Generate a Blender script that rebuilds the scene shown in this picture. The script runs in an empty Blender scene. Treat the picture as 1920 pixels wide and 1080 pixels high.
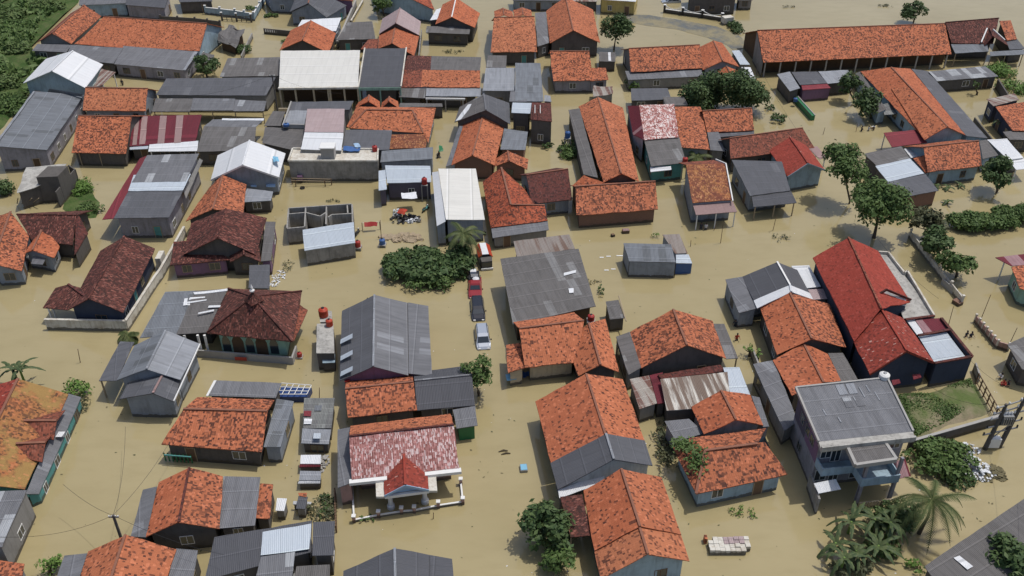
import bpy, math, random
import numpy as np
from mathutils import Vector, Matrix, noise
R = math.radians
rng = random.Random(7)
S = bpy.context.scene
COL = S.collection
# ------------------------------------------------------------------ camera
F_PX, TH, CH = 1760.0, R(35.17), 70.0
cd = bpy.data.cameras.new('camera'); cam = bpy.data.objects.new('camera', cd); COL.objects.link(cam)
cd.sensor_width = 36; cd.lens = 36*F_PX/1920; cd.clip_start = 1; cd.clip_end = 3000
cam.location = (0, 0, CH); cam.rotation_euler = (R(90)-TH, 0, 0); S.camera = cam
# ------------------------------------------------------------------ sky, sun
SUN = Vector((0.30, 0.13, 0.94)).normalized()
w = bpy.data.worlds.new('World'); S.world = w; w.use_nodes = True
nt = w.node_tree; sky = nt.nodes.new('ShaderNodeTexSky'); sky.sky_type = 'NISHITA'; sky.sun_disc = False
sky.sun_elevation = math.asin(SUN.z); sky.sun_rotation = math.atan2(SUN.x, SUN.y)
sky.dust_density = 3.0; sky.air_density = 1.0
nt.links.new(sky.outputs[0], nt.nodes['Background'].inputs[0]); nt.nodes['Background'].inputs[1].default_value = 0.13
sl = bpy.data.lights.new('sun', 'SUN'); sl.energy = 3.0; sl.angle = R(0.9); sl.color = (1, .965, .91)
so = bpy.data.objects.new('sun', sl); COL.objects.link(so); so.rotation_euler = SUN.to_track_quat('Z', 'Y').to_euler(); so.location = (0, 100, 90)
S.view_settings.view_transform = 'Standard'; S.view_settings.look = 'None'; S.view_settings.gamma = 1
S.view_settings.exposure = -0.22

def W(px, py, h=0.0):
    """the point of the place that stands h metres above the water and is seen at (px, py) of the 1920 x 1080 photograph"""
    u = (px-960)/F_PX; v = (540-py)/F_PX
    d = Vector((u, math.cos(TH)+v*math.sin(TH), -math.sin(TH)+v*math.cos(TH)))
    t = (h-CH)/d.z
    return Vector((d.x*t, d.y*t, h))
def Wy(px, py, y):
    """same, for a point whose distance y is known"""
    u = (px-960)/F_PX; v = (540-py)/F_PX
    d = Vector((u, math.cos(TH)+v*math.sin(TH), -math.sin(TH)+v*math.cos(TH)))
    t = y/d.y
    return Vector((d.x*t, y, CH+d.z*t))

# ------------------------------------------------------------------ materials
MATS = {}
class NT:
    def __init__(s, name):
        m = bpy.data.materials.new(name); m.use_nodes = True
        s.m = m; s.t = m.node_tree; s.b = s.t.nodes['Principled BSDF']; s.x = 0
    def n(s, typ, **kw):
        nd = s.t.nodes.new(typ)
        for k, v in kw.items():
            if k.startswith('i_'):
                nd.inputs[int(k[2:])].default_value = v
            else: setattr(nd, k, v)
        return nd
    def l(s, a, b): s.t.links.new(a, b)
    def math(s, op, a, b=None, c=None):
        nd = s.n('ShaderNodeMath', operation=op)
        for i, q in enumerate((a, b, c)):
            if q is None: continue
            if isinstance(q, (int, float)): nd.inputs[i].default_value = q
            else: s.l(q, nd.inputs[i])
        return nd.outputs[0]
    def mix(s, f, a, b, mode='MIX'):
        nd = s.n('ShaderNodeMix', data_type='RGBA', blend_type=mode)
        for i, q in ((0, f), (6, a), (7, b)):
            if isinstance(q, (int, float)): nd.inputs[i].default_value = q
            elif isinstance(q, tuple): nd.inputs[i].default_value = (*q, 1)
            else: s.l(q, nd.inputs[i])
        return nd.outputs[2]
    def uv(s):
        return s.n('ShaderNodeUVMap', uv_map='UVMap').outputs[0]
    def noise(s, vec, scale, detail=3, rough=.55):
        nd = s.n('ShaderNodeTexNoise'); nd.inputs['Scale'].default_value = scale
        nd.inputs['Detail'].default_value = detail; nd.inputs['Roughness'].default_value = rough
        if vec is not None: s.l(vec, nd.inputs['Vector'])
        return nd.outputs[0]
    def scale(s, vec, sc):
        nd = s.n('ShaderNodeVectorMath', operation='MULTIPLY'); s.l(vec, nd.inputs[0]); nd.inputs[1].default_value = sc
        return nd.outputs[0]
    def cell(s, vec, su, sv, off=0.0):
        """random value per cell of su x sv metres"""
        a = s.scale(vec, (1/su, 1/sv, 1))
        if off:
            ad = s.n('ShaderNodeVectorMath', operation='ADD'); s.l(a, ad.inputs[0]); ad.inputs[1].default_value = (off, off*1.7, 0); a = ad.outputs[0]
        f = s.n('ShaderNodeVectorMath', operation='FLOOR'); s.l(a, f.inputs[0])
        w_ = s.n('ShaderNodeTexWhiteNoise', noise_dimensions='3D'); s.l(f.outputs[0], w_.inputs[0])
        return w_.outputs[0]
    def step(s, v, lo, hi):
        nd = s.n('ShaderNodeMapRange'); s.l(v, nd.inputs[0]); nd.inputs[1].default_value = lo; nd.inputs[2].default_value = hi
        return nd.outputs[0]
    def bump(s, h, strength=.4, dist=.05):
        nd = s.n('ShaderNodeBump'); nd.inputs['Strength'].default_value = strength; nd.inputs['Distance'].default_value = dist
        s.l(h, nd.inputs['Height']); s.l(nd.outputs[0], s.b.inputs['Normal'])
    def sep(s, vec):
        nd = s.n('ShaderNodeSeparateXYZ'); s.l(vec, nd.inputs[0]); return nd.outputs
    def fin(s, col, rough=.85, spec=.3, metal=0):
        if isinstance(col, tuple): s.b.inputs['Base Color'].default_value = (*col, 1)
        else: s.l(col, s.b.inputs['Base Color'])
        if isinstance(rough, (int, float)): s.b.inputs['Roughness'].default_value = rough
        else: s.l(rough, s.b.inputs['Roughness'])
        s.b.inputs['Specular IOR Level'].default_value = spec; s.b.inputs['Metallic'].default_value = metal
        return s.m

def tile(key, c, c2, dark, dens=.12, cl=.5, white=0.0, wc=(.75, .68, .68), rough=.8, patch=None, cw=.19, chh=.24):
    t = NT(key); uv = t.uv()
    tc = t.n('ShaderNodeTexCoord').outputs['Object']
    big = t.noise(tc, .35, 3); med = t.noise(tc, 1.3, 3)
    fine = t.cell(uv, .22, .30, 3.3)
    base = t.mix(t.step(big, .35, .65), c, c2)
    base = t.mix(t.math('MULTIPLY', fine, .26), base, tuple(x*.72 for x in c))
    base = t.mix(t.math('MULTIPLY', t.step(med, .45, .75), .25), base, tuple(x*1.25 for x in c2))
    # moss and old tiles in clusters
    r1 = t.cell(uv, cw, chh); r2 = t.cell(uv, cw*1.9, chh*.9, 9.1)
    thr = t.math('MULTIPLY', t.step(t.noise(tc, .9, 2), .5-.42*cl, .5+.40*cl), dens*2.2)
    thr = t.math('ADD', thr, dens*.25)
    d = t.math('MAXIMUM', t.math('LESS_THAN', r1, thr), t.math('MULTIPLY', t.math('LESS_THAN', r2, t.math('MULTIPLY', thr, .6)), .8))
    col = t.mix(t.math('MULTIPLY', d, t.math('ADD', .55, t.math('MULTIPLY', t.cell(uv, .4, .5, 2.2), .42))), base, dark)
    if patch:
        col = t.mix(t.step(t.noise(tc, .22, 4, .6), .52, .60), col, patch)
    if white:
        r3 = t.cell(uv, .11, .30, 5.7); r4 = t.noise(tc, 1.1, 2)
        wth = t.math('MULTIPLY', t.step(r4, .3, .7), white*1.6)
        col = t.mix(t.math('LESS_THAN', r3, wth), col, wc)
    oi = t.n('ShaderNodeObjectInfo').outputs['Random']
    col = t.mix(t.math('MULTIPLY', oi, .16), col, (.10, .05, .035))
    col = t.mix(t.math('MULTIPLY', t.step(t.noise(t.scale(uv, (1.6, .25, 1)), 1.0, 4, .6), .5, .75), .15), col, (.10, .055, .035))
    lt = t.math('MULTIPLY', t.math('GREATER_THAN', t.cell(uv, .21, .27, 6.1), .90), .35)
    col = t.mix(lt, col, tuple(min(.8, x*1.5+.03) for x in c2))
    # tile rows and waves
    u, v, _ = t.sep(uv)
    rows = t.math('FRACT', t.math('MULTIPLY', v, 1/.30))
    wav = t.math('SINE', t.math('MULTIPLY', u, 2*math.pi/.22))
    hgt = t.math('ADD', t.math('MULTIPLY', rows, -.7), t.math('MULTIPLY', wav, .35))
    hgt = t.math('ADD', hgt, t.math('MULTIPLY', fine, .9))
    t.bump(hgt, .55, .04)
    MATS[key] = t.fin(col, rough, .25)

def sheet(key, c, var=.25, dirt=(.05, .05, .052), streak=.4, su=1.02, sv=2.1, rough=.75, alt=None, altf=.0, metal=0, rust=None, rustf=.5, spec=.3, period=.17):
    t = NT(key); uv = t.uv(); tc = t.n('ShaderNodeTexCoord').outputs['Object']
    u, v, _ = t.sep(uv)
    r = t.cell(uv, su, sv)
    col = t.mix(t.math('MULTIPLY', r, var), c, tuple(x*.55 for x in c))
    if alt: col = t.mix(t.math('LESS_THAN', t.cell(uv, su*1.0, sv*1.5, 4.4), altf), col, alt)
    st = t.noise(t.scale(uv, (2.6, .22, 1)), 1.0, 4, .6)
    col = t.mix(t.math('MULTIPLY', t.step(st, .42, .72), streak), col, dirt)
    bl = t.noise(tc, .5, 4, .6)
    col = t.mix(t.math('MULTIPLY', t.step(bl, .5, .75), streak*.7), col, dirt)
    if rust:
        rn = t.noise(t.scale(uv, (1.5, .10, 1)), 1.0, 5, .65)
        col = t.mix(t.step(rn, 1-rustf-.06, 1-rustf+.06), col, rust)
    oi = t.n('ShaderNodeObjectInfo').outputs['Random']
    col = t.mix(t.math('MULTIPLY', oi, .28), col, tuple(x*.55 for x in c))
    # overlaps of the sheets
    fu = t.math('FRACT', t.math('MULTIPLY', u, 1/su)); fv = t.math('FRACT', t.math('MULTIPLY', v, 1/sv))
    seam = t.math('MAXIMUM', t.math('MULTIPLY', t.math('LESS_THAN', fu, .05), .35), t.math('MULTIPLY', t.math('LESS_THAN', fv, .04), .6))
    col = t.mix(t.math('MULTIPLY', seam, .8), col, tuple(x*.45 for x in c))
    lt = t.math('MULTIPLY', t.math('LESS_THAN', t.math('ABSOLUTE', t.math('SUBTRACT', fv, .08)), .03), .35)
    col = t.mix(lt, col, tuple(min(.85, x*1.5) for x in c))
    wav = t.math('SINE', t.math('MULTIPLY', u, 2*math.pi/period))
    t.bump(t.math('ADD', wav, t.math('MULTIPLY', r, 1.2)), .5, .03)
    MATS[key] = t.fin(col, rough, spec, metal)

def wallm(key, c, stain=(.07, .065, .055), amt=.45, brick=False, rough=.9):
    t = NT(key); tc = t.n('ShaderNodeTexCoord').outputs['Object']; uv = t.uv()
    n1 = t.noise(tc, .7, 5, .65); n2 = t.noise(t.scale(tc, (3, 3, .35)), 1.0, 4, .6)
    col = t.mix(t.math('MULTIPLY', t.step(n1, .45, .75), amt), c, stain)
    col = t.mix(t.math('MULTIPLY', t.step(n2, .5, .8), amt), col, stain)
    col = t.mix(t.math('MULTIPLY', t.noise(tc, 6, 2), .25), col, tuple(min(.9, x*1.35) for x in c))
    if brick:
        b = t.n('ShaderNodeTexBrick'); t.l(uv, b.inputs[0]); b.inputs['Scale'].default_value = 4
        b.inputs['Color1'].default_value = (*c, 1); b.inputs['Color2'].default_value = (c[0]*.7, c[1]*.7, c[2]*.7, 1); b.inputs['Mortar'].default_value = (.2, .18, .16, 1)
        col = t.mix(.6, col, b.outputs[0])
    z = t.sep(tc)[2]
    wet = t.math('LESS_THAN', z, t.math('ADD', .02, t.math('MULTIPLY', t.noise(t.scale(tc, (1,1,.1)), 1.2, 4, .6), .75)))
    col = t.mix(t.math('MULTIPLY', wet, .8), col, (.085, .072, .048))
    t.bump(t.noise(tc, 9, 3), .3, .02)
    MATS[key] = t.fin(col, rough, .2)

def plain(key, c, rough=.6, spec=.4, metal=0, var=.25, sc=3.0):
    t = NT(key); tc = t.n('ShaderNodeTexCoord').outputs['Object']
    col = t.mix(t.math('MULTIPLY', t.step(t.noise(tc, sc, 4), .35, .75), var), c, tuple(x*.5 for x in c))
    MATS[key] = t.fin(col, rough, spec, metal)

OR = (.43, .138, .063); OR2 = (.37, .105, .048); DK = (.055, .022, .017)
tile('T1', OR, (.50, .165, .078), DK, .10, .8)
tile('T2', OR, (.48, .155, .074), DK, .24, .6)
tile('T3', (.39, .112, .050), (.47, .148, .068), DK, .06, .9)
tile('TB', (.50, .18, .085), (.48, .165, .078), (.10, .035, .022), .14, .7)
tile('TD', (.33, .075, .036), (.40, .10, .045), DK, .22, .6)
tile('TO', (.21, .066, .042), (.28, .085, .05), (.06, .027, .02), .20, .7)
tile('TM', (.095, .030, .024), (.13, .042, .032), (.030, .015, .013), .30, .7, white=.12, wc=(.26, .10, .075))
tile('TM2', (.13, .038, .030), (.10, .032, .028), (.04, .018, .016), .20, .6)
tile('TR', (.33, .052, .034), (.29, .046, .030), (.17, .03, .02), .06, .5)
tile('TR2', (.26, .045, .029), (.29, .050, .033), (.12, .025, .02), .12, .5, white=.02, wc=(.5, .3, .25))
tile('TG', (.33, .125, .115), (.42, .19, .18), (.19, .06, .055), .20, .3, white=.34, wc=(.60, .46, .45), rough=.45)  # pinkish tile; the white cells are sun glare painted into the colour
tile('TG2', (.36, .13, .11), (.50, .24, .21), (.20, .06, .05), .2, .5, white=.42, wc=(.78, .68, .64), rough=.45)  # stronger white cells, again glare put into the tile colour
tile('TY', (.33, .15, .055), (.38, .135, .055), (.08, .04, .025), .24, .7, patch=(.31, .19, .065))
tile('TS', (.36, .17, .06), (.30, .10, .045), (.14, .045, .03), .5, .3, white=.12, wc=(.45, .22, .10))
GA = (.185, .189, .203)
sheet('A1', GA, alt=(.26, .27, .29), altf=.03)
sheet('A2', (.098, .101, .114), streak=.25, var=.2)
sheet('A3', (.30, .317, .345), streak=.3)
sheet('A4', (.155, .148, .145), alt=(.25, .25, .25), altf=.05, dirt=(.06, .055, .05), streak=.5)
sheet('A5', GA, alt=(.42, .44, .46), altf=.22)
sheet('A6', (.20, .217, .24), alt=(.13, .14, .15), altf=.08, streak=.35, var=.3)
sheet('A7', (.120, .124, .138), alt=(.155, .16, .175), altf=.06, streak=.3, var=.25, sv=1.6)
sheet('AP', (.27, .28, .27), streak=.5, var=.9, su=.9, sv=.8, alt=(.16, .16, .16), altf=.3)
sheet('MW', (.73, .75, .77), var=.08, dirt=(.4, .4, .4), streak=.12, rough=.5, sv=6, spec=.4)
sheet('MWC', (.74, .73, .68), var=.10, dirt=(.40, .39, .35), streak=.2, rough=.6, sv=3.4, spec=.4)
sheet('MB', (.50, .56, .62), var=.12, dirt=(.3, .33, .36), streak=.2, rough=.5, sv=3, spec=.4)
sheet('MM', (.15, .022, .034), var=.3, dirt=(.08, .02, .025), streak=.3, alt=(.33, .20, .21), altf=.25, sv=14)
sheet('MM2', (.23, .04, .05), var=.2, dirt=(.12, .03, .035), streak=.3, sv=4)
sheet('MR', (.68, .66, .60), var=.15, dirt=(.35, .28, .2), streak=.3, rust=(.11, .055, .03), rustf=.53, sv=40, su=.9)
sheet('MR2', (.40, .37, .33), var=.3, dirt=(.2, .14, .1), streak=.4, rust=(.14, .05, .035), rustf=.5, sv=1.1, su=3)
sheet('MP', (.42, .33, .33), var=.25, dirt=(.3, .2, .2), streak=.3, sv=1.0, su=.8)
sheet('MRB', (.30, .265, .24), var=.3, dirt=(.16, .12, .09), streak=.5, rust=(.15, .085, .06), rustf=.44, sv=30, su=.9)
sheet('MPK', (.33, .225, .215), var=.15, dirt=(.25, .16, .15), streak=.4, sv=5)
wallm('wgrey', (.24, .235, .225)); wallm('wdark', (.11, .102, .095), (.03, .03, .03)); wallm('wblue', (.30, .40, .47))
wallm('wnavy', (.045, .055, .085), (.02, .02, .03), .3); wallm('wlil', (.28, .27, .295), amt=.6); wallm('wwhite', (.62, .62, .60))
wallm('wcream', (.52, .45, .33)); wallm('wgreen', (.26, .42, .34)); wallm('wteal', (.10, .30, .29)); wallm('wpurple', (.20, .12, .19))
wallm('wplum', (.105, .095, .125)); wallm('wpink', (.42, .27, .24)); wallm('wbrick', (.24, .13, .09), brick=True); wallm('wconc', (.30, .29, .27), amt=.7)
wallm('wyellow', (.50, .40, .15)); wallm('wbg', (.26, .29, .33)); wallm('conc', (.40, .39, .36), (.09, .085, .08), .8)
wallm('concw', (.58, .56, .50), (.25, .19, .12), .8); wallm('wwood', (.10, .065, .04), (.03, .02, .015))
plain('capo', (.25, .11, .07), .85, sc=1.5, var=.5)
plain('white', (.72, .72, .70), .6, var=.15); plain('wood', (.16, .10, .06), .8); plain('woodlt', (.34, .27, .18), .8)
plain('dark', (.02, .02, .022), .5); plain('liner', (.02, .05, .17), .4)
plain('bluep', (.045, .115, .30), .5); plain('cyan', (.20, .45, .62), .5)
plain('orangep', (.42, .055, .025), .35, var=.1); plain('redp', (.34, .03, .025), .4, var=.15); plain('steel', (.28, .29, .30), .45, metal=.5)
plain('greenp', (.02, .16, .06), .5); plain('tarpw', (.68, .70, .72), .6); plain('paleb', (.32, .46, .62), .5); plain('concp', (.36, .35, .33), .9)
plain('soil', (.17, .13, .08), .95); plain('dead', (.15, .13, .07), .9, sc=6)
t = NT('glass'); MATS['glass'] = t.fin((.03, .04, .05), .12, .8)

def leafm(key, c, c2, dk):
    t = NT(key); g = t.n('ShaderNodeNewGeometry').outputs['Random Per Island']
    tc = t.n('ShaderNodeTexCoord').outputs['Object']
    col = t.mix(g, c, c2); col = t.mix(t.math('MULTIPLY', t.step(t.noise(tc, .8, 3), .45, .7), .7), col, dk)
    m = t.fin(col, .65, .3)
    t.b.inputs['Subsurface Weight'].default_value = 0
    MATS[key] = m
leafm('leaf', (.060, .110, .025), (.105, .155, .045), (.040, .080, .020))
leafm('leafd', (.042, .082, .024), (.088, .130, .042), (.028, .058, .020))
leafm('leafm', (.070, .120, .030), (.115, .155, .050), (.045, .085, .024))
leafm('leafl', (.10, .19, .035), (.14, .22, .05), (.07, .14, .03))
leafm('leafo', (.075, .085, .038), (.10, .10, .05), (.04, .055, .028))
leafm('palm', (.060, .090, .028), (.13, .14, .05), (.05, .08, .025))
leafm('banana', (.040, .070, .026), (.095, .12, .045), (.03, .055, .020))
leafm('grass', (.075, .135, .032), (.12, .17, .055), (.045, .085, .022))
plain('bark', (.11, .085, .06), .95)

# ------------------------------------------------------------------ meshes
class MB:
    """collects faces in world coordinates, becomes one mesh"""
    def __init__(s): s.v = []; s.f = []; s.uv = []
    def face(s, pts, hd=None):
        i = len(s.v); pts = [Vector(p) for p in pts]; s.v += pts; s.f.append(list(range(i, i+len(pts))))
        n = Vector((0, 0, 0))
        for a in range(len(pts)):
            p, q = pts[a], pts[(a+1) % len(pts)]
            n += Vector(((p.y-q.y)*(p.z+q.z), (p.z-q.z)*(p.x+q.x), (p.x-q.x)*(p.y+q.y)))
        s._uv(pts, n, hd)
    def _uv(s, pts, n, hd=None):
        if hd is None:
            if n.length < 1e-9: n = Vector((0, 0, 1))
            n = n.normalized()
            hd = Vector((-n.y, n.x, 0))
            if hd.length < .02: hd = Vector((1, 0, 0))
            hd.normalize(); sd = n.cross(hd)
        else:
            hd, sd = hd
        for p in pts: s.uv.append((p.dot(hd), p.dot(sd)))
    def box(s, lo, hi, M=None):
        x0, y0, z0 = lo; x1, y1, z1 = hi
        c = [Vector(p) for p in ((x0,y0,z0),(x1,y0,z0),(x1,y1,z0),(x0,y1,z0),(x0,y0,z1),(x1,y0,z1),(x1,y1,z1),(x0,y1,z1))]
        if M is not None: c = [M @ p for p in c]
        for f in ((0,3,2,1),(4,5,6,7),(0,1,5,4),(1,2,6,5),(2,3,7,6),(3,0,4,7)): s.face([c[k] for k in f])
        return s
    def beam(s, a, b, wd, ht):
        a = Vector(a); b = Vector(b); d = b-a; L = d.length; d.normalize()
        sd = d.cross(Vector((0,0,1)));
        if sd.length < .01: sd = Vector((1,0,0))
        sd.normalize(); up = sd.cross(d)
        M = Matrix((( *d, 0), (*sd, 0), (*up, 0), (0,0,0,1))).transposed(); M.translation = a
        return s.box((0, -wd/2, -ht/2), (L, wd/2, ht/2), M)
    def tube(s, pts, rad, n=6):
        pts = [Vector(p) for p in pts]
        if not hasattr(rad, '__len__'): rad = [rad]*len(pts)
        rings = []
        for i, p in enumerate(pts):
            d = (pts[min(i+1, len(pts)-1)]-pts[max(i-1, 0)]).normalized()
            a = d.cross(Vector((0,0,1)));
            if a.length < .05: a = Vector((1,0,0))
            a.normalize(); b = d.cross(a)
            rings.append([p+(a*math.cos(k*2*math.pi/n)+b*math.sin(k*2*math.pi/n))*rad[i] for k in range(n)])
        for i in range(len(rings)-1):
            for k in range(n): s.face([rings[i][k], rings[i][(k+1)%n], rings[i+1][(k+1)%n], rings[i+1][k]])
        s.face(rings[0][::-1]); s.face(rings[-1])
        return s
    def lathe(s, c, prof, n=14):
        c = Vector(c)
        rings = [[c+Vector((r*math.cos(k*2*math.pi/n), r*math.sin(k*2*math.pi/n), z)) for k in range(n)] for r, z in prof]
        for i in range(len(rings)-1):
            for k in range(n): s.face([rings[i][k], rings[i][(k+1)%n], rings[i+1][(k+1)%n], rings[i+1][k]])
        s.face(rings[0][::-1]); s.face(rings[-1])
        return s
    def prism(s, poly, z0, z1):
        n = len(poly); b = [Vector((p[0], p[1], z0)) for p in poly]; t_ = [Vector((p[0], p[1], z1 if not hasattr(z1,'__len__') else z1[i])) for i, p in enumerate(poly)]
        ar = sum(poly[i][0]*poly[(i+1)%n][1]-poly[(i+1)%n][0]*poly[i][1] for i in range(n))
        if ar < 0: b.reverse(); t_.reverse()
        for i in range(n):
            j = (i+1) % n; s.face([b[i], b[j], t_[j], t_[i]])
        s.face(t_); s.face(b[::-1])
        return s
    def slab(s, q, th=.1, jit=.03, cell=1.2, rag=0.0):
        """thick, slightly uneven roof plane; q = four corners in order"""
        a, b, c, d = [Vector(p) for p in q]
        n = (c-a).cross(d-b); n = n.normalized()
        if n.z < 0: a, b, c, d = b, a, d, c; n = -n
        hd = Vector((-n.y, n.x, 0))
        if hd.length < .03: hd = (b-a); hd.z = 0
        hd.normalize(); sd = n.cross(hd); HD = (hd, sd)
        nu = max(1, min(24, int(max((b-a).length, (c-d).length)/cell))); nv = max(1, min(24, int(max((d-a).length, (c-b).length)/cell)))
        g = []
        for j in range(nv+1):
            row = []
            for i in range(nu+1):
                x = i/nu; y = j/nv
                p = (a*(1-x)+b*x)*(1-y)+(d*(1-x)+c*x)*y
                k = noise.noise(p*.45)*jit*1.6 + noise.noise(p*1.3+Vector((9,3,1)))*jit
                p = p+Vector((0,0,k))
                if rag and (i in (0, nu) or j in (0, nv)): p = p+hd*rag*(noise.noise(p*3.1))+sd*rag*noise.noise(p*2.7+Vector((5,5,5)))
                row.append(p)
            g.append(row)
        def addf(pts):
            i0 = len(s.v); s.v += pts; s.f.append(list(range(i0, i0+len(pts))))
            s._uv(pts, n, HD)
        for j in range(nv):
            for i in range(nu): addf([g[j][i], g[j][i+1], g[j+1][i+1], g[j+1][i]])
        dn = Vector((0, 0, -th))
        edge = [g[0][i] for i in range(nu)] + [g[j][nu] for j in range(nv)] + [g[nv][i] for i in range(nu, 0, -1)] + [g[j][0] for j in range(nv, 0, -1)]
        m = len(edge)
        for i in range(m):
            p, q_ = edge[i], edge[(i+1) % m]
            s.face([q_, p, p+dn, q_+dn])
        addf([e+dn for e in edge[::-1]])
        return s
    def build(s, name, mat, org, parent=None):
        me = bpy.data.meshes.new(name)
        me.from_pydata([tuple(p-org) for p in s.v], [], s.f)
        ul = me.uv_layers.new(name='UVMap')
        # from_pydata keeps the loops in the order the faces were given
        ul.data.foreach_set('uv', np.array(s.uv, dtype=np.float32).ravel())
        me.materials.append(MATS[mat] if isinstance(mat, str) else mat)
        o = bpy.data.objects.new(name, me); COL.objects.link(o)
        if parent is not None: o.parent = parent
        return o

def props(o, label=None, cat=None, group=None, kind=None):
    if label: o['label'] = label
    if cat: o['category'] = cat
    if group: o['group'] = group
    if kind: o['kind'] = kind
    return o
class Thing:
    def __init__(s, name, label, cat, group=None):
        s.name, s.label, s.cat, s.group = name, label, cat, group; s.parts = []; s.loc = None
    def add(s, name, mb, mat, up=None, label=None):
        s.parts.append((name, mb, mat, up, label)); return len(s.parts)-1
    def done(s, loc=None):
        if loc is None:
            vs = [p for _, mb, _, _, _ in s.parts for p in mb.v]
            loc = Vector(((min(v.x for v in vs)+max(v.x for v in vs))/2, (min(v.y for v in vs)+max(v.y for v in vs))/2, 0))
        loc = Vector(loc)
        e = bpy.data.objects.new(s.name, None); COL.objects.link(e); e.location = loc; e.empty_display_size = .5
        props(e, s.label, s.cat, s.group); obs = []
        for name, mb, mat, up, lab in s.parts:
            o = mb.build(name, mat, loc, e if up is None else obs[up])
            if lab: o['label'] = lab
            obs.append(o)
        s.obj = e; return e
def single(name, mb, mat, label, cat, group=None, kind=None, org=None):
    if org is None:
        org = Vector((sum(p.x for p in mb.v)/len(mb.v), sum(p.y for p in mb.v)/len(mb.v), 0))
    o = mb.build(name, mat, org); o.location = org
    if kind == 'structure': o['kind'] = kind
    else: props(o, label, cat, group, kind)
    return o

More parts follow.
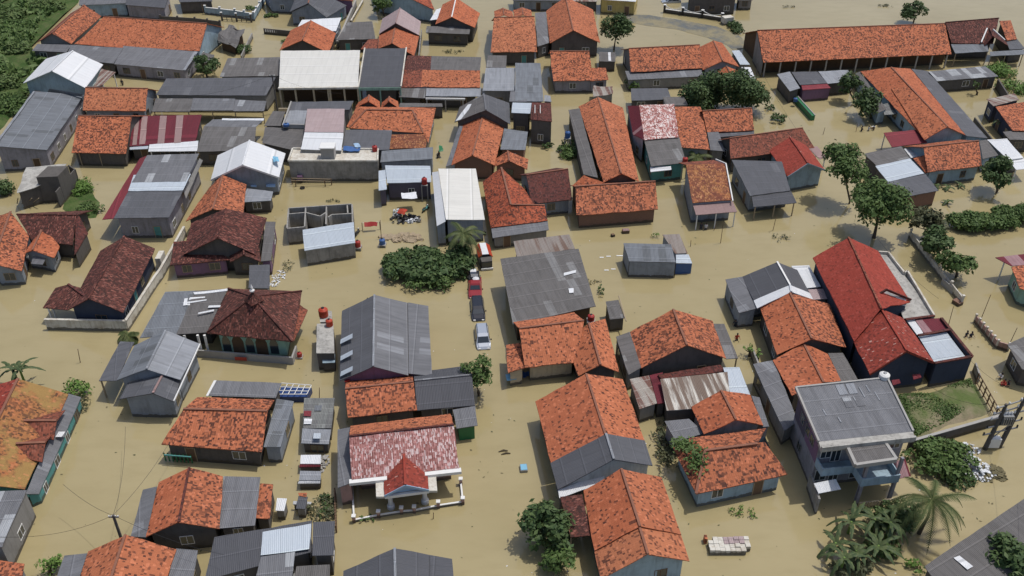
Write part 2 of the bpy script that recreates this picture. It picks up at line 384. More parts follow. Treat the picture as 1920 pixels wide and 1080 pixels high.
# ------------------------------------------------------------------ houses
def xy(p): return Vector((p[0], p[1], 0))
class House(Thing):
    def __init__(s, label, wall='wgrey', name='house', cat='house', group=None, win=True, door=True):
        super().__init__(name, label, cat, group); s.wall = wall; s.win = win; s.segs = []; s.dr = door
    def _walls(s, corners, hgt, wall, openf=None):
        """corners: ring of points with the height of the wall top at each; openf: indices of sides left open"""
        mb = MB(); n = len(corners); z0 = -.6
        ar = sum(corners[i].x*corners[(i+1)%n].y-corners[(i+1)%n].x*corners[i].y for i in range(n))
        if ar < 0: corners = corners[::-1]
        cs = [Vector((c.x, c.y, 0)) for c in corners]; hs = [c.z for c in corners]
        for i in range(n):
            j = (i+1) % n
            mb.face([cs[i]+Vector((0,0,z0)), cs[j]+Vector((0,0,z0)), cs[j]+Vector((0,0,hs[j])), cs[i]+Vector((0,0,hs[i]))])
        s.add('wall', mb, wall)
        # sides for windows: merge nearly collinear neighbours (gable ends)
        pts = [(cs[i], hs[i]) for i in range(n)]
        keep = []
        for i in range(n):
            a, b, c = pts[i-1][0], pts[i][0], pts[(i+1) % n][0]
            if abs((b-a).normalized().cross((c-b).normalized()).z) > .2: keep.append(i)
        for k in range(len(keep)):
            i, j = keep[k], keep[(k+1) % len(keep)]
            s.segs.append((pts[i][0], pts[j][0], min(pts[i][1], pts[j][1])))
    def gd(s, mat, R1, R2, A1, B1, A2=None, B2=None, he=2.4, wall=None, ov=.45, hr=None, cap=None, matb=None, fas=None, walls=True, th=.10, ov2=None):
        """gable roof whose ridge runs away from us: ridge ends R1 (near) and R2, eave corners A (left) and B (right)"""
        a1 = W(*A1, he); b1 = W(*B1, he)
        if hr is None:
            # height at which the ridge end stands over the line of the two eave corners
            u = (R1[0]-960)/F_PX; v = (540-R1[1])/F_PX
            d = Vector((u, math.cos(TH)+v*math.sin(TH), -math.sin(TH)+v*math.cos(TH)))
            nn = Vector((-(b1-a1).y, (b1-a1).x, 0)); t = nn.dot(a1)/nn.dot(d)
            hr = CH+d.z*t
            wd = (b1-a1).length
            hr = max(he+.14*wd, min(he+.36*wd, hr))
        r1 = W(*R1, hr); r2 = W(*R2, hr)
        a2 = W(*A2, he) if A2 else a1+(r2-r1)
        b2 = W(*B2, he) if B2 else b1+(r2-r1)
        tl = mat[0] == 'T'
        j = .045 if tl else .03; rag = .10 if tl else .05
        mb = MB(); mb.slab([r1, r2, a2, a1], th, j, 1.2, rag); 
        if matb is None: mb.slab([r2+Vector((0,0,.004)), r1+Vector((0,0,.004)), b1, b2], th, j, 1.2, rag)
        ri = s.add('roof', mb, mat)
        if matb: m2 = MB().slab([r2, r1, b1, b2], th, j, 1.2, rag); s.add('roof', m2, matb)
        m = MB().beam(r1+Vector((0,0,.05)), r2+Vector((0,0,.05)), .22, .10)
        s.add('ridge_cap', m, cap or ({'T': 'capo', 'A': 'A1', 'M': 'MW'}[mat[0]] if mat not in ('TM', 'TR', 'TR2', 'A2') else {'TM': 'TM', 'TR': 'TR2', 'TR2': 'TR', 'A2': 'A6'}[mat]), ri)
        if fas:
            f = MB(); dz = Vector((0, -.05, -.09))
            f.beam(a1+dz, r1+dz, .06, .26); f.beam(r1+dz, b1+dz, .06, .26); s.add('fascia', f, fas)
        if walls:
            k = .5; wd = (b1-a1).length; ln = (r2-r1).length; si = ov/wd; ti = (ov2 if ov2 is not None else ov)/max(ln, 1)
            def P(sx, t_):
                A_ = a1.lerp(a2, t_); B_ = b1.lerp(b2, t_); Rr = r1.lerp(r2, t_)
                if sx < .5: p = A_.lerp(Rr, sx*2)
                else: p = Rr.lerp(B_, sx*2-1)
                return Vector((p.x, p.y, p.z-th-.03))
            s._walls([P(si, ti), P(.5, ti), P(1-si, ti), P(1-si, 1-ti), P(.5, 1-ti), P(si, 1-ti)], None, wall or s.wall)
        s.last = (r1, r2, a1, b1, a2, b2)
        return s
    def gl(s, mat, RL, RR, EL, ER, he=2.4, hr=None, pitch=28, back=1.0, wall=None, ov=.45, matb=None, walls=True, th=.10, cap=None, front=None):
        """gable roof whose ridge runs across the picture; the slope towards us is given by its four corners"""
        el = W(*EL, he); er = W(*ER, he)
        if hr is None:
            lo, hi = he+.1, he+7
            for _ in range(30):
                m = (lo+hi)/2; rl = W(*RL, m); rr = W(*RR, m)
                e = (er-el); e.z = 0; e.normalize(); n = Vector((-e.y, e.x, 0))
                dist = abs(((rl+rr)/2-(el+er)/2).dot(n))
                if math.atan2(m-he, max(dist, .1)) > R(pitch): hi = m
                else: lo = m
            hr = (lo+hi)/2
        rl = W(*RL, hr); rr = W(*RR, hr)
        n_ = Vector((-(rr-rl).y, (rr-rl).x, 0)).normalized()
        dl = abs((rl-el).dot(n_)); dr = abs((rr-er).dot(n_))
        bl = rl+n_*dl*back; br = rr+n_*dr*back; hb = hr-(hr-he)*back; bl.z = br.z = hb
        tl = mat[0] == 'T'; j = .045 if tl else .03; rag = .10 if tl else .05
        mb = MB().slab([rl, rr, er, el], th, j, 1.2, rag)
        if back > 0 and matb is None: mb.slab([bl, br, rr+Vector((0,0,.004)), rl+Vector((0,0,.004))], th, j, 1.2, rag)
        ri = s.add('roof', mb, mat)
        if matb: s.add('roof', MB().slab([bl, br, rr, rl], th, j, 1.2, rag), matb)
        s.add('ridge_cap', MB().beam(rl+Vector((0,0,.05)), rr+Vector((0,0,.05)), .22, .10), cap or {'T': 'capo' if mat != 'TM' else 'TM', 'A': 'A1', 'M': 'MW'}[mat[0]], ri)
        if walls:
            wl = (er-el).length; si = ov/wl; fi = (ov if front is None else front)/max(dl, .5)
            def P(x, y):   # y: 0 front eave .. 1 ridge .. 2 back eave
                F_ = el.lerp(er, x); R_ = rl.lerp(rr, x); B_ = bl.lerp(br, x)
                p = F_.lerp(R_, y) if y <= 1 else R_.lerp(B_, y-1)
                return Vector((p.x, p.y, p.z-th-.03))
            ring = [P(si, fi), P(1-si, fi), P(1-si, 1)]
            if back > .2: ring += [P(1-si, 2-ov/max(dl*back, .6)), P(si, 2-ov/max(dl*back, .6))]
            ring += [P(si, 1)]
            s._walls(ring, None, wall or s.wall)
        s.last = (rl, rr, el, er, bl, br)
        return s
    def q(s, mat, pts, hb, hf=None, wall=None, ov=.3, walls=True, name='roof', th=.08, jit=.03, posts=None, rag=None, lower=0):
        """single roof plane: corners back-left, back-right, front-right, front-left in the photograph, heights at back and front"""
        hs = list(hb) if hasattr(hb, '__len__') else [hb, hb, hf, hf]
        P4 = [W(*p, h) for p, h in zip(pts, hs)]
        tl = mat[0] == 'T'
        s.add(name, MB().slab(P4, th if not tl else .1, jit, 1.2, (.10 if tl else .05) if rag is None else rag), mat)
        if walls:
            a, b, c, d = P4; lu = max(((b-a).length+(c-d).length)/2, .5); lv = max(((d-a).length+(c-b).length)/2, .5); i, k = min(.3, ov/lu), min(.3, ov/lv)
            def P(x, y): p = a.lerp(b, x).lerp(d.lerp(c, x), y); return Vector((p.x, p.y, p.z-th-.05))
            s._walls([P(i, 1-k), P(1-i, 1-k), P(1-i, k), P(i, k)], None, wall or s.wall)
        if posts:
            for x, y in posts:
                a, b, c, d = P4; p = a.lerp(b, x).lerp(d.lerp(c, x), y)
                s.add('post', MB().box((p.x-.07, p.y-.07, -.6), (p.x+.07, p.y+.07, p.z-.05)), 'woodlt' if mat[0] != 'M' else 'white')
        s.last = P4
        return s
    def pl(s, mat, planes, ring=None, wall=None, name='roof', th=.10, caps=None, capmat=None, cov=.4):
        """free roof: planes = lists of (px, py, h)"""
        mb = MB()
        for k, pz in enumerate(planes):
            q = [W(*p) for p in pz]
            if len(q) == 3: q = q+[q[2]+Vector((.001, .001, 0))]
            mb.slab([p+Vector((0,0,.003*k)) for p in q], th, .04 if mat[0] == 'T' else .03, 1.2, .06)
        ri = s.add(name, mb, mat)
        if caps:
            m = MB()
            for a, b in caps: m.beam(W(*a)+Vector((0,0,.05)), W(*b)+Vector((0,0,.05)), .26, .12)
            s.add('ridge_cap', m, capmat or ('capo' if mat != 'TM' else 'TM2'), ri)
        if ring:
            r = [W(*p) for p in ring]; c = sum((p for p in r), Vector())/len(r)
            r2 = []
            for p in r:
                d = xy(c)-xy(p); L = d.length; d.normalize(); x = p+d*min(cov*1.3, L*.4); x.z = p.z-.14; r2.append(x)
            s._walls(r2, None, wall or s.wall)
        return s
    def window(s, a, b, t, w_=1.0, z0=.75, z1=1.75, frame='white', pane='glass', name='window'):
        d = (b-a).normalized(); n = Vector((d.y, -d.x, 0)); c = a.lerp(b, t)
        M = Matrix(((*d, 0), (*n, 0), (0,0,1,0), (0,0,0,1))).transposed(); M.translation = c
        fr = MB()
        fr.box((-w_/2-.06, .0, z0-.06), (w_/2+.06, .05, z0), M); fr.box((-w_/2-.06, .0, z1), (w_/2+.06, .05, z1+.06), M)
        for x in (-w_/2-.03, 0, w_/2+.03): fr.box((x-.03, .0, z0+.001), (x+.03, .045, z1-.001), M)
        i = s.add(name, fr, frame)
        s.add('pane', MB().box((-w_/2, .004, z0+.002), (w_/2, .022, z1-.002), M), pane, i)
    def doorp(s, a, b, t, w_=.9, z1=1.85, mat='wood'):
        d = (b-a).normalized(); n = Vector((d.y, -d.x, 0)); c = a.lerp(b, t)
        M = Matrix(((*d, 0), (*n, 0), (0,0,1,0), (0,0,0,1))).transposed(); M.translation = c
        i = s.add('door', MB().box((-w_/2, .0, -.4), (w_/2, .03, z1), M), mat)
        f = MB(); f.box((-w_/2-.09, .0, -.4), (-w_/2-.001, .06, z1+.08), M); f.box((w_/2+.001, .0, -.4), (w_/2+.09, .06, z1+.08), M); f.box((-w_/2, .0, z1+.001), (w_/2, .06, z1+.08), M)
        s.add('door_frame', f, 'woodlt', i)
    def done(s, loc=None):
        if s.win:
            nd = 0; nw = 0
            for a, b, h in s.segs:
                d = b-a; L = d.length
                if L < 2.0 or h < 1.35 or nw > 7: continue
                n = Vector((d.y, -d.x, 0)).normalized(); c = (a+b)/2
                view = (Vector((0, 0, 0))-xy(c)).normalized()
                if n.dot(view) < .35 and not (abs(n.x) > .7 and n.dot(view) > .12): continue
                z1 = min(h-.3, 1.85); z0 = z1-1.0; k = max(1, int(L/3.2))
                dk = rng.randrange(k) if (k > 1 and nd == 0 and s.dr) else -1
                for i in range(k):
                    if rng.random() < .12: continue
                    t_ = (i+.5)/k+rng.uniform(-.06, .06)/k
                    if i == dk: s.doorp(a, b, t_, mat=rng.choice(['wood', 'wwood', 'wteal', 'wood'])); nd = 1
                    else: s.window(a, b, t_, rng.choice([.8, 1.1, 1.3]), z0, z1, rng.choice(['white', 'wood', 'white', 'woodlt'])); nw += 1
        return super().done(loc)
# ------------------------------------------------------------------ houses, far rows first
G0 = None
# --- top edge of the picture
House('low building with plain grey sheet roof and light blue wall at the top left edge', 'wblue').q('A1', [(150,-14),(242,-14),(237,6),(148,10)], 3.6, 3).done()
House('building with a dark slate roof next to the light blue wall at the top left', 'wlil').q('A2', [(240,-16),(318,-14),(309,15),(235,9)], 4, 3).done()
House('dark shed with an open front behind the blue yard fence at the top', 'wdark').q('A2', [(330,-20),(395,-20),(398,2),(336,4)], 3.2, 2.6).done()
House('grey walled house cut by the top edge beside the small green yard', 'wbg').q('A1', [(490,-26),(555,-26),(552,-2),(506,-4)], 4, 3.4).done()
House('weathered grey gabled house with pale wall above the small flooded yard', 'wbg').pl('A7', [[(585,-22,5),(578,6,5),(543,22,3),(556,-8,3)],[(585,-22,5),(650,10,3),(612,33,3),(578,6,5)]], ring=[(543,22,3),(578,8,4.8),(612,33,3),(652,8,3),(590,-20,4.8),(556,-8,3)], caps=[((585,-22,5),(578,6,5))]).done()
House('dark red tiled house cut by the top edge beside the narrow canal road', 'wpurple').q('TO', [(585,-26),(660,-26),(662,2),(612,-4)], 4.2, 3.2).done()
House('light blue house with a speckled red tile roof at the top behind the round tree', 'wblue').gd('TD', (764,-6), (752,-40), (708,0), (815,19), he=3, wall='wblue').done()
House('small yellow house with a white sheet roof at the top beside the flooded road', 'wyellow').q('MW', [(1125,-22),(1200,-22),(1192,3),(1126,-1)], 3.6, 3.2).done()
h = House('low shed with a rusty white roof at the top between orange gable and yellow house', 'wdark'); h.q('MR2', [(1070,-14),(1122,-14),(1120,3),(1068,2)], 2.6, 2.3).done()
House('dark two bay house with a red sign board behind the ornamental fence at the top', 'wdark').q('A2', [(1292,-34),(1385,-34),(1382,-6),(1294,-6)], 4.5, 4).q('MM2', [(1335,-12),(1360,-12),(1360,0),(1336,-1)], 4.4, 3.2, walls=False, name='canopy').done()
House('grey hut at the top edge next to the dark house behind the fence', 'wgrey').q('A1', [(1382,-18),(1412,-18),(1412,0),(1384,0)], 2.8, 2.3).done()
House('row shelter with a dark grey roof just above the orange hipped roof at the top', 'wbg').q('A2', [(960,-18),(1060,-16),(1058,2),(962,1)], 3, 2.4).done()
# --- first rows
h = House('long house with joined orange tile roofs and a light blue end wall, top left', 'wblue')
h.gl('T1', (194,31), (388,44), (144,82), (374,96), he=3.0, pitch=24)
h.q('T3', [(168,60),(252,67),(229,90),(139,82)], 3.9, 3.05, walls=False, name='porch_roof')
h.done()
House('dark red and orange tiled gable at the far left end of the long orange roofs', 'wgrey').gd('TO', (97,62), (158,9), (70,79), (133,82), B2=(190,30), he=2.9, matb='T2').done()
h = House('narrow grey sheet lean-to below the dark red gable at the top left', 'wdark'); h.q('A1', [(70,82),(134,84),(124,98),(60,95)], 2.9, 2.3).done()
h = House('pale grey sheet roofed wing left of centre below the long orange roofs', 'wdark'); h.q('A1', [(133,84),(231,90),(213,119),(122,111)], 3.4, 2.6).done()
h = House('grey roofed wing with white wall and one dark window below the long orange roof', 'wlil'); h.q('A1', [(232,86),(371,97),(347,132),(214,120)], 3.4, 2.6).q('A3', [(364,96),(371,97),(348,131),(343,131)], 3.46, 2.66, walls=False, name='roof_edge').done()
h = House('white metal gabled house with slatted pale lean-to beside the green field', 'wblue'); h.gd('MW', (97,133), (137,95), (43,156), (160,165), A2=(86,110), B2=(193,121), he=3.4)
h.q('MR2', [(190,129),(217,135),(191,160),(176,163)], 3.1, 2.5, walls=False, name='lean_to_roof', posts=[(.95,.1),(.95,.9)]).done()
h = House('big slate grey single slope house with lilac front wall at the left edge', 'wlil'); h.q('A6', [(64,171),(157,178),(88,281),(-12,274)], (4.6,3.4,3.4,4.6)).q('A3', [(62,171),(66,171),(-9,274),(-14,274)], 4.75, 4.75, walls=False, name='ridge_cap').q('A6', [(92,166),(156,176),(154,181),(90,172)], 4.4, 3.7, walls=False, name='upper_roof').done()
h = House('small clean orange tile roof house right of the white metal gable', 'wpurple'); h.gl('TB', (160,164), (277,166), (155,207), (273,208), he=2.6, wall='wbg', pitch=26).done()
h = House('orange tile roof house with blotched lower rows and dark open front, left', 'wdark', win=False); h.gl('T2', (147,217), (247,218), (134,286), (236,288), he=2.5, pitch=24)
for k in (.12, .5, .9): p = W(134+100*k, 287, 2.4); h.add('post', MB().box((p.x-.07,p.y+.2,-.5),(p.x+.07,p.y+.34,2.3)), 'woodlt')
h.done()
h = House('maroon and faded pink striped metal roof house right of the blotched orange roof', 'wdark'); h.q('MM', [(250,218),(378,215),(366,268),(243,274)], 3.6, 2.7); [h.q('MPK', q_, (3.64,3.64,2.78,2.78), None, walls=False, name='faded_strip', th=.02) for q_ in ([(254,218.5),(262,218.4),(256,271),(248,272)],[(266,218.4),(277,218.2),(272,270),(261,271)],[(300,217.4),(313,217),(308,268.5),(295,269.5)],[(331,216.4),(344,216),(339,267),(326,268)])]; h.q('MW', [(280,271),(372,264),(370,283),(278,284)], 2.75, 2.45, walls=False, name='canopy', posts=[(.05,.9),(.95,.9)]).q('MB', [(243,274),(279,273),(277,279),(243,280)], 2.6, 2.4, walls=False, name='canopy').done()
h = House('plain grey sheet roof house behind the white blue-walled gable, left', 'wdark'); h.q('A1', [(399,224),(496,223),(480,238),(382,237)], 2.9, 3.3, walls=False, name='back_roof').q('A4', [(382,237),(480,238),(476,283),(369,284)], 3.3, 2.6).q('MW', [(417,222),(495,222),(494,226),(416,225)], 3.0, 3.05, walls=False, name='roof_edge').done()
h = House('bright white metal gabled house with grey-blue walls and small blue window hoods', 'wbg'); h.gd('MW', (455,309), (468,263), (395,337), (523,332), A2=(408,291), B2=(535,287), he=3.2, fas='white')
h.q('paleb', [(499,342),(516,342),(516,350),(499,350)], 1.95, 1.7, walls=False, name='window_hood').q('paleb', [(470,342),(481,342),(481,350),(470,350)], 1.95, 1.7, walls=False, name='window_hood').done()
h = House('long dark grey roofed row with stepped lower canopies left of the big white roof', 'wdark'); h.q('A7', [(312,147),(517,145),(499,179),(292,178)], 4.0, 3.1, wall='wgrey')
h.q('A4', [(292,184),(362,185),(356,209),(285,209)], 2.9, 2.4, walls=False, name='canopy', posts=[(.05,.95),(.95,.95)]).q('A1', [(362,184),(441,185),(437,207),(357,207)], 3.0, 2.5, walls=False, name='canopy', posts=[(.5,.95)]).q('A5', [(441,187),(500,189),(495,208),(437,208)], 2.9, 2.4, walls=False, name='canopy', posts=[(.05,.95),(.95,.95)]).done()
h = House('mid grey sheet roof just left of the big white roof', 'wgrey'); h.q('A4', [(427,109),(526,107),(525,142),(412,144)], 3.6, 3.2).done()
# big white roof with open arcade
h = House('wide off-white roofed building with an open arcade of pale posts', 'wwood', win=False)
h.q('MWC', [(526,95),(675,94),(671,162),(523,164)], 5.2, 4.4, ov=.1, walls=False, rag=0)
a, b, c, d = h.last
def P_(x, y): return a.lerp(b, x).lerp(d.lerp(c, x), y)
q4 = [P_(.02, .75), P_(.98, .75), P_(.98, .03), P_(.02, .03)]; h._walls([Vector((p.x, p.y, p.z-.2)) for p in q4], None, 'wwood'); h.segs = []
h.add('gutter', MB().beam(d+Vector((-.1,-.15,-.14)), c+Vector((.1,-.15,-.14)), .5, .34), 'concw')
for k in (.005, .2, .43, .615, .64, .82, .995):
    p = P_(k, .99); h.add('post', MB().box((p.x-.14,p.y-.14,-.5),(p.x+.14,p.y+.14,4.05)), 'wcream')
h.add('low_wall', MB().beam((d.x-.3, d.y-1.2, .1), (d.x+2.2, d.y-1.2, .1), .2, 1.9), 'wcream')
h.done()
h = House('dark slate roofed shop with green front between white roof and orange row', 'wdark', win=False)
h.q('A2', [(684,91),(762,90),(752,163),(672,164)], 5.0, 4.2, walls=True, ov=1.2)
a, b, c, d = h.last; h.add('fascia', MB().beam(d+Vector((0,-.08,-.3)), c+Vector((0,-.08,-.3)), .1, .5), 'wgreen')
for k in (.02, .5, .98): p = d.lerp(c, k); h.add('post', MB().box((p.x-.12,p.y-.02,-.5),(p.x+.12,p.y+.22,4.0)), 'wgreen')
h.add('barge_board', MB().beam(a+Vector((0,0,.1)), d+Vector((0,0,.1)), .22, .2), 'concw'); h.add('barge_board', MB().beam(b+Vector((0,0,.1)), c+Vector((0,0,.1)), .22, .2), 'concw'); h.done()
h = House('row house with orange front slope and grey and maroon patched back slope, top centre', 'wdark')
h.q('TM', [(764,104),(809,105),(807,131),(755,131)], 3.5, 4.2, walls=False, name='back_roof').q('A4', [(809,105),(902,107),(900,132),(807,131)], 3.5, 4.2, walls=False, name='back_roof')
h.q('TO', [(755,131),(792,131),(789,163),(751,164)], 4.25, 3.1, walls=False).q('T1', [(792,131),(900,132),(900,164),(789,163)], 4.25, 3.1, walls=False)
h.q('A4', [(749,165),(798,166),(797,184),(748,182)], 3.05, 2.5, name='canopy', ov=1.0).q('A3', [(800,162),(902,164),(901,181),(798,180)], 2.95, 2.6, name='canopy', ov=1.0, wall='wdark')
h.add('gutter', MB().beam(W(798,185,2.3), W(872,186,2.3), .25, .3), 'white')
for x in (800, 835, 868): p = W(x,186,2.3); h.add('post', MB().box((p.x-.1,p.y-.1,-.5),(p.x+.1,p.y+.1,2.3)), 'concp')
h.done()
h = House('small upper grey roof behind the rippled pale roof, top centre', 'wgrey'); h.q('A4', [(915,104),(950,104),(949,127),(911,126)], 3.4, 3.0).done()
h = House('rippled pale blue-grey metal roof building, centre of the top rows', 'wgrey'); h.q('A3', [(911,127),(966,127),(965,170),(905,170)], 3.8, 3.3).done()
h = House('tall narrow grey roofed building right of the rippled pale roof', 'wgrey'); h.q('A6', [(966,118),(1013,118),(1019,190),(966,190)], 4.2, 3.6).q('A1', [(957,171),(990,171),(987,191),(955,190)], 3.7, 3.6, name='flat_roof').done()
h = House('grey gable with a large white painted patch on its left slope, behind orange gable', 'wdark'); h.gd('A4', (911,206), (907,176), (852,229), (957,233), A2=(862,200), B2=(955,193), he=3.4, matb='A7')
h.q('MW', [(877,196),(911,190),(911,207),(854,227)], (4.45,5.25,5.15,3.62), None, walls=False, name='painted_patch', th=.02).done()
h = House('box shaped hut with flat white roof and dark front, centre top', 'wdark'); h.q('MB', [(961,192),(997,193),(994,213),(959,211)], 4.6, 4.4).done()
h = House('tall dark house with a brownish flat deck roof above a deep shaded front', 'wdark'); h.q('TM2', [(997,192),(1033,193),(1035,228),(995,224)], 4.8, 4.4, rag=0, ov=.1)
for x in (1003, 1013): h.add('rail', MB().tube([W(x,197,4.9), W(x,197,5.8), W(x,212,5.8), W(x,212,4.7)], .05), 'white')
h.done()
h = House('orange tiled gable in the centre with grey sheet lean-tos on both sides', 'wbrick'); h.gd('T3', (886,291), (905,219), (846,310), (927,310), A2=(864,233), B2=(945,239), he=2.6, matb='T1')
h.q('A1', [(861,236),(868,236),(846,309),(836,312)], (3.2,3.4,2.6,2.4), None, walls=False, name='lean_to_roof').q('A6', [(945,241),(990,247),(985,281),(938,280)], 3.0, 2.7, name='lean_to_roof')
h.gd('T2', (955,302), (952,283), (926,312), (989,318), A2=(930,297), B2=(991,299), he=2.3).done()
h = House('faded brick orange hip roof house beside the maroon metal-like tile roof', 'wgrey')
h.pl('TD', [[(940,314,4.4),(958,384,4.4),(920,427,2.5),(905,340,2.5)],[(940,314,4.4),(985,356,3.0),(1003,386,2.9),(958,384,4.4)],[(958,384,4.4),(1021,385,3.0),(1027,413,2.5),(920,427,2.5)]], ring=[(920,427,2.5),(1027,413,2.5),(1021,386,2.9),(985,356,2.9),(940,316,4.2),(905,340,2.5)], caps=[((940,314,4.4),(958,384,4.4)),((958,384,4.4),(1021,385,3.0))])
h.q('A1', [(921,428),(1027,414),(1029,431),(924,446)], 2.35, 2.0, name='lean_to_roof').done()
h = House('dark brown-red tile roof with grey sheet wall left of the clean orange roof', 'wbg'); h.gl('TM2', (987,328), (1065,317), (997,382), (1073,374), he=2.5, pitch=26).done()
h = House('wide orange tile roof with a long unplastered brick front wall', 'wbrick', win=False); h.gl('T2', (1079,350), (1229,340), (1081,404), (1234,392), he=2.4, pitch=27).done()
h = House('long narrow orange gable running away from the wide brick-walled house', 'wdark'); h.gd('T1', (1165,325), (1121,182), (1132,342), (1198,340), A2=(1085,200), B2=(1168,202), he=2.6)
h.q('A4', [(1066,206),(1087,203),(1121,333),(1094,327)], (2.6,2.9,2.7,2.4), None, name='lean_to_roof', ov=.2)
h.q('T3', [(1095,328),(1132,342),(1120,350),(1074,347)], (3.2,2.8,2.3,2.2), None, walls=False, name='porch_roof').done()
h = House('house with pinkish tiles with painted white sun glare and a maroon side slope', 'wteal'); h.q('MM', [(1177,198),(1198,198),(1208,262),(1187,252)], (3.4,4.9,4.3,3.2), None, name='side_roof', wall='wbg').q('TG2', [(1198,197),(1264,195),(1273,257),(1208,262)], 4.95, 4.0, wall='wteal').q('A4', [(1208,263),(1274,258),(1286,305),(1221,312)], 3.8, 3.0, name='lean_to_roof')
h.q('MW', [(1219,313),(1258,311),(1259,318),(1220,322)], 2.7, 2.5, walls=False, name='canopy').done()
h = House('orange tile roof joined to the right side of the pinkish roof with painted glare', 'wgrey'); h.q('T2', [(1265,200),(1314,200),(1331,281),(1276,276)], 4.0, 2.8).done()
h = House('orange tile roof wing lying across, under the big dark green trees', 'wgrey'); h.gl('T2', (1317,208), (1410,203), (1326,248), (1414,244), he=2.6).q('A1', [(1326,246),(1347,247),(1360,284),(1332,281)], 2.6, 2.3, name='lean_to_roof').q('A7', [(1345,247),(1414,245),(1414,252),(1350,257)], 2.4, 2.2, name='lean_to_roof', ov=.1).done()
h = House('maroon and orange blotched tile roof behind the dark sheet roof, right of centre', 'wdark'); h.gl('TO', (1368,259), (1505,240), (1370,298), (1527,277), he=2.7, matb='T2').done()
h = House('charcoal sheet roofed house with drooping front canopy, beside the red and blue gable', 'wdark'); h.q('A7', [(1372,300),(1466,303),(1482,357),(1406,367)], 3.6, 2.9, wall='wbg').q('A2', [(1409,369),(1483,358),(1494,380),(1413,388)], 2.75, 2.3, walls=False, name='canopy', posts=[(.05,.92),(.95,.92),(.5,.92)]).done()
h = House('plain red tile gable with a light blue end wall', 'wblue'); h.gd('TR', (1515,306), (1481,257), (1477,331), (1547,318), A2=(1442,282), B2=(1513,273), he=2.9, fas='wblue')
h.q('MPK', [(1514,276),(1532,274),(1550,295),(1537,298)], 2.7, 2.4, walls=False, name='canopy', posts=[(.95,.1),(.95,.9)]).done()
h = House('tall brown speckled tile roof with white edge board and pinkish porch canopy', 'wbg', win=False); h.q('TS', [(1286,309),(1361,307),(1373,375),(1298,380)], 4.6, 3.4, ov=.15).q('TO', [(1272,305),(1338,300),(1360,307),(1287,309)], 3.7, 4.6, walls=False, name='back_roof')
h.q('MPK', [(1299,383),(1374,377),(1382,397),(1305,403)], 3.0, 2.5, walls=False, name='canopy', posts=[(.04,.95),(.5,.95),(.96,.95)])
h.add('barge_board', MB().beam(W(1342,299,3.8), W(1361,307,4.7), .16, .2).beam(W(1361,307,4.7), W(1374,377,3.5), .16, .2), 'white'); h.done()
# --- left middle
h = House('tall grey-white sheet roofed house with a maroon metal strip down its left side', 'wlil'); h.q('A5', [(276,291),(373,288),(348,340),(247,342)], 5.0, 4.6, walls=False).q('MB', [(251,328),(358,326),(343,357),(240,358)], 4.62, 4.52, walls=False, name='light_sheets', th=.03).q('A7', [(241,358),(343,357),(317,408),(213,409)], 4.45, 3.7, walls=False)
h.q('MM2', [(262,297),(275,292),(214,409),(192,411)], (3.9,4.6,3.5,3.0), None, walls=False, name='side_roof')
h._walls([W(221,405,3.6), W(314,404,3.6), W(366,292,4.8), W(277,295,4.8)], None, 'wlil')
h.q('wgrey', [(374,297),(380,300),(349,372),(344,358)], (3.6,3.0,2.9,3.5), None, walls=False, name='side_panel'); h.done()
h = House('orange gable tucked between the white blue-walled gable and the dark red house', 'wdark'); h.gd('T2', (399,392), (418,328), (348,415), (456,402), A2=(392,352), B2=(462,346), he=2.5).done()
h = House('small pale grey sheet shed under the corner of the white metal gable', 'wdark'); h.q('A3', [(463,353),(512,359),(508,376),(453,379)], 2.5, 2.1).done()
h = House('dark red weathered house with a broad front gable and purple wall', 'wpurple'); h.gd('TM', (408,446), (424,391), (343,478), (480,478), A2=(358,418), B2=(500,408), he=2.8, wall='wdark')
h.q('TM', [(326,453),(372,450),(432,487),(319,497)], (2.9,3.1,2.3,2.3), None, walls=True, name='porch_roof', wall='wpurple', ov=.3)
h.gd('TM', (458,478), (452,452), (431,492), (489,491), A2=(428,466), B2=(486,464), he=2.3, wall='wdark')
h.q('A4', [(498,415),(517,416),(508,488),(489,490)], 2.7, 2.4, name='lean_to_roof', ov=.2)
h.q('A7', [(468,497),(506,496),(505,540),(466,540)], 2.2, 1.9, name='porch_roof', wall='wgrey'); h.done()
h = House('long dark red tiled gable behind a whitewashed yard wall, left', 'wnavy'); h.gd('TM', (166,560), (233,443), (129,580), (231,586), A2=(188,470), B2=(291,466), he=2.8)
h.pl('TM', [[(128,533,3.5),(165,562,3.6),(127,581,2.6),(80,577,2.3)],[(128,533,3.5),(104,540,2.6),(80,577,2.3)],[(128,533,3.5),(152,540,3.4),(168,560,3.8)]], name='porch_roof', caps=[((128,533,3.5),(165,560,3.7))])
for x, y in ((90,577),(96,570)): p = W(x,y,2.3); h.add('post', MB().box((p.x-.08,p.y-.08,-.5),(p.x+.08,p.y+.08,2.3)), 'white')
h.done()
h = House('orange tiled corner house with a small dormer gable at the left edge', 'wbg'); h.pl('T2', [[(20,397,4.4),(54,442,3.0),(41,508,2.4),(-14,494,4.0)],[(20,397,4.4),(-14,494,4.0),(-60,470,2.5),(-20,410,2.5)]], ring=[(41,508,2.4),(-14,494,3.8),(-60,470,2.5),(-20,410,2.5),(20,399,4.2),(54,442,2.8)], caps=[((20,397,4.4),(-14,494,4.0))])
h.gd('T3', (61,469), (82,424), (45,474), (101,483), A2=(70,440), B2=(112,462), he=2.6)
h.q('A1', [(62,480),(86,484),(80,496),(58,494)], 2.2, 1.9, walls=False, name='canopy').done()
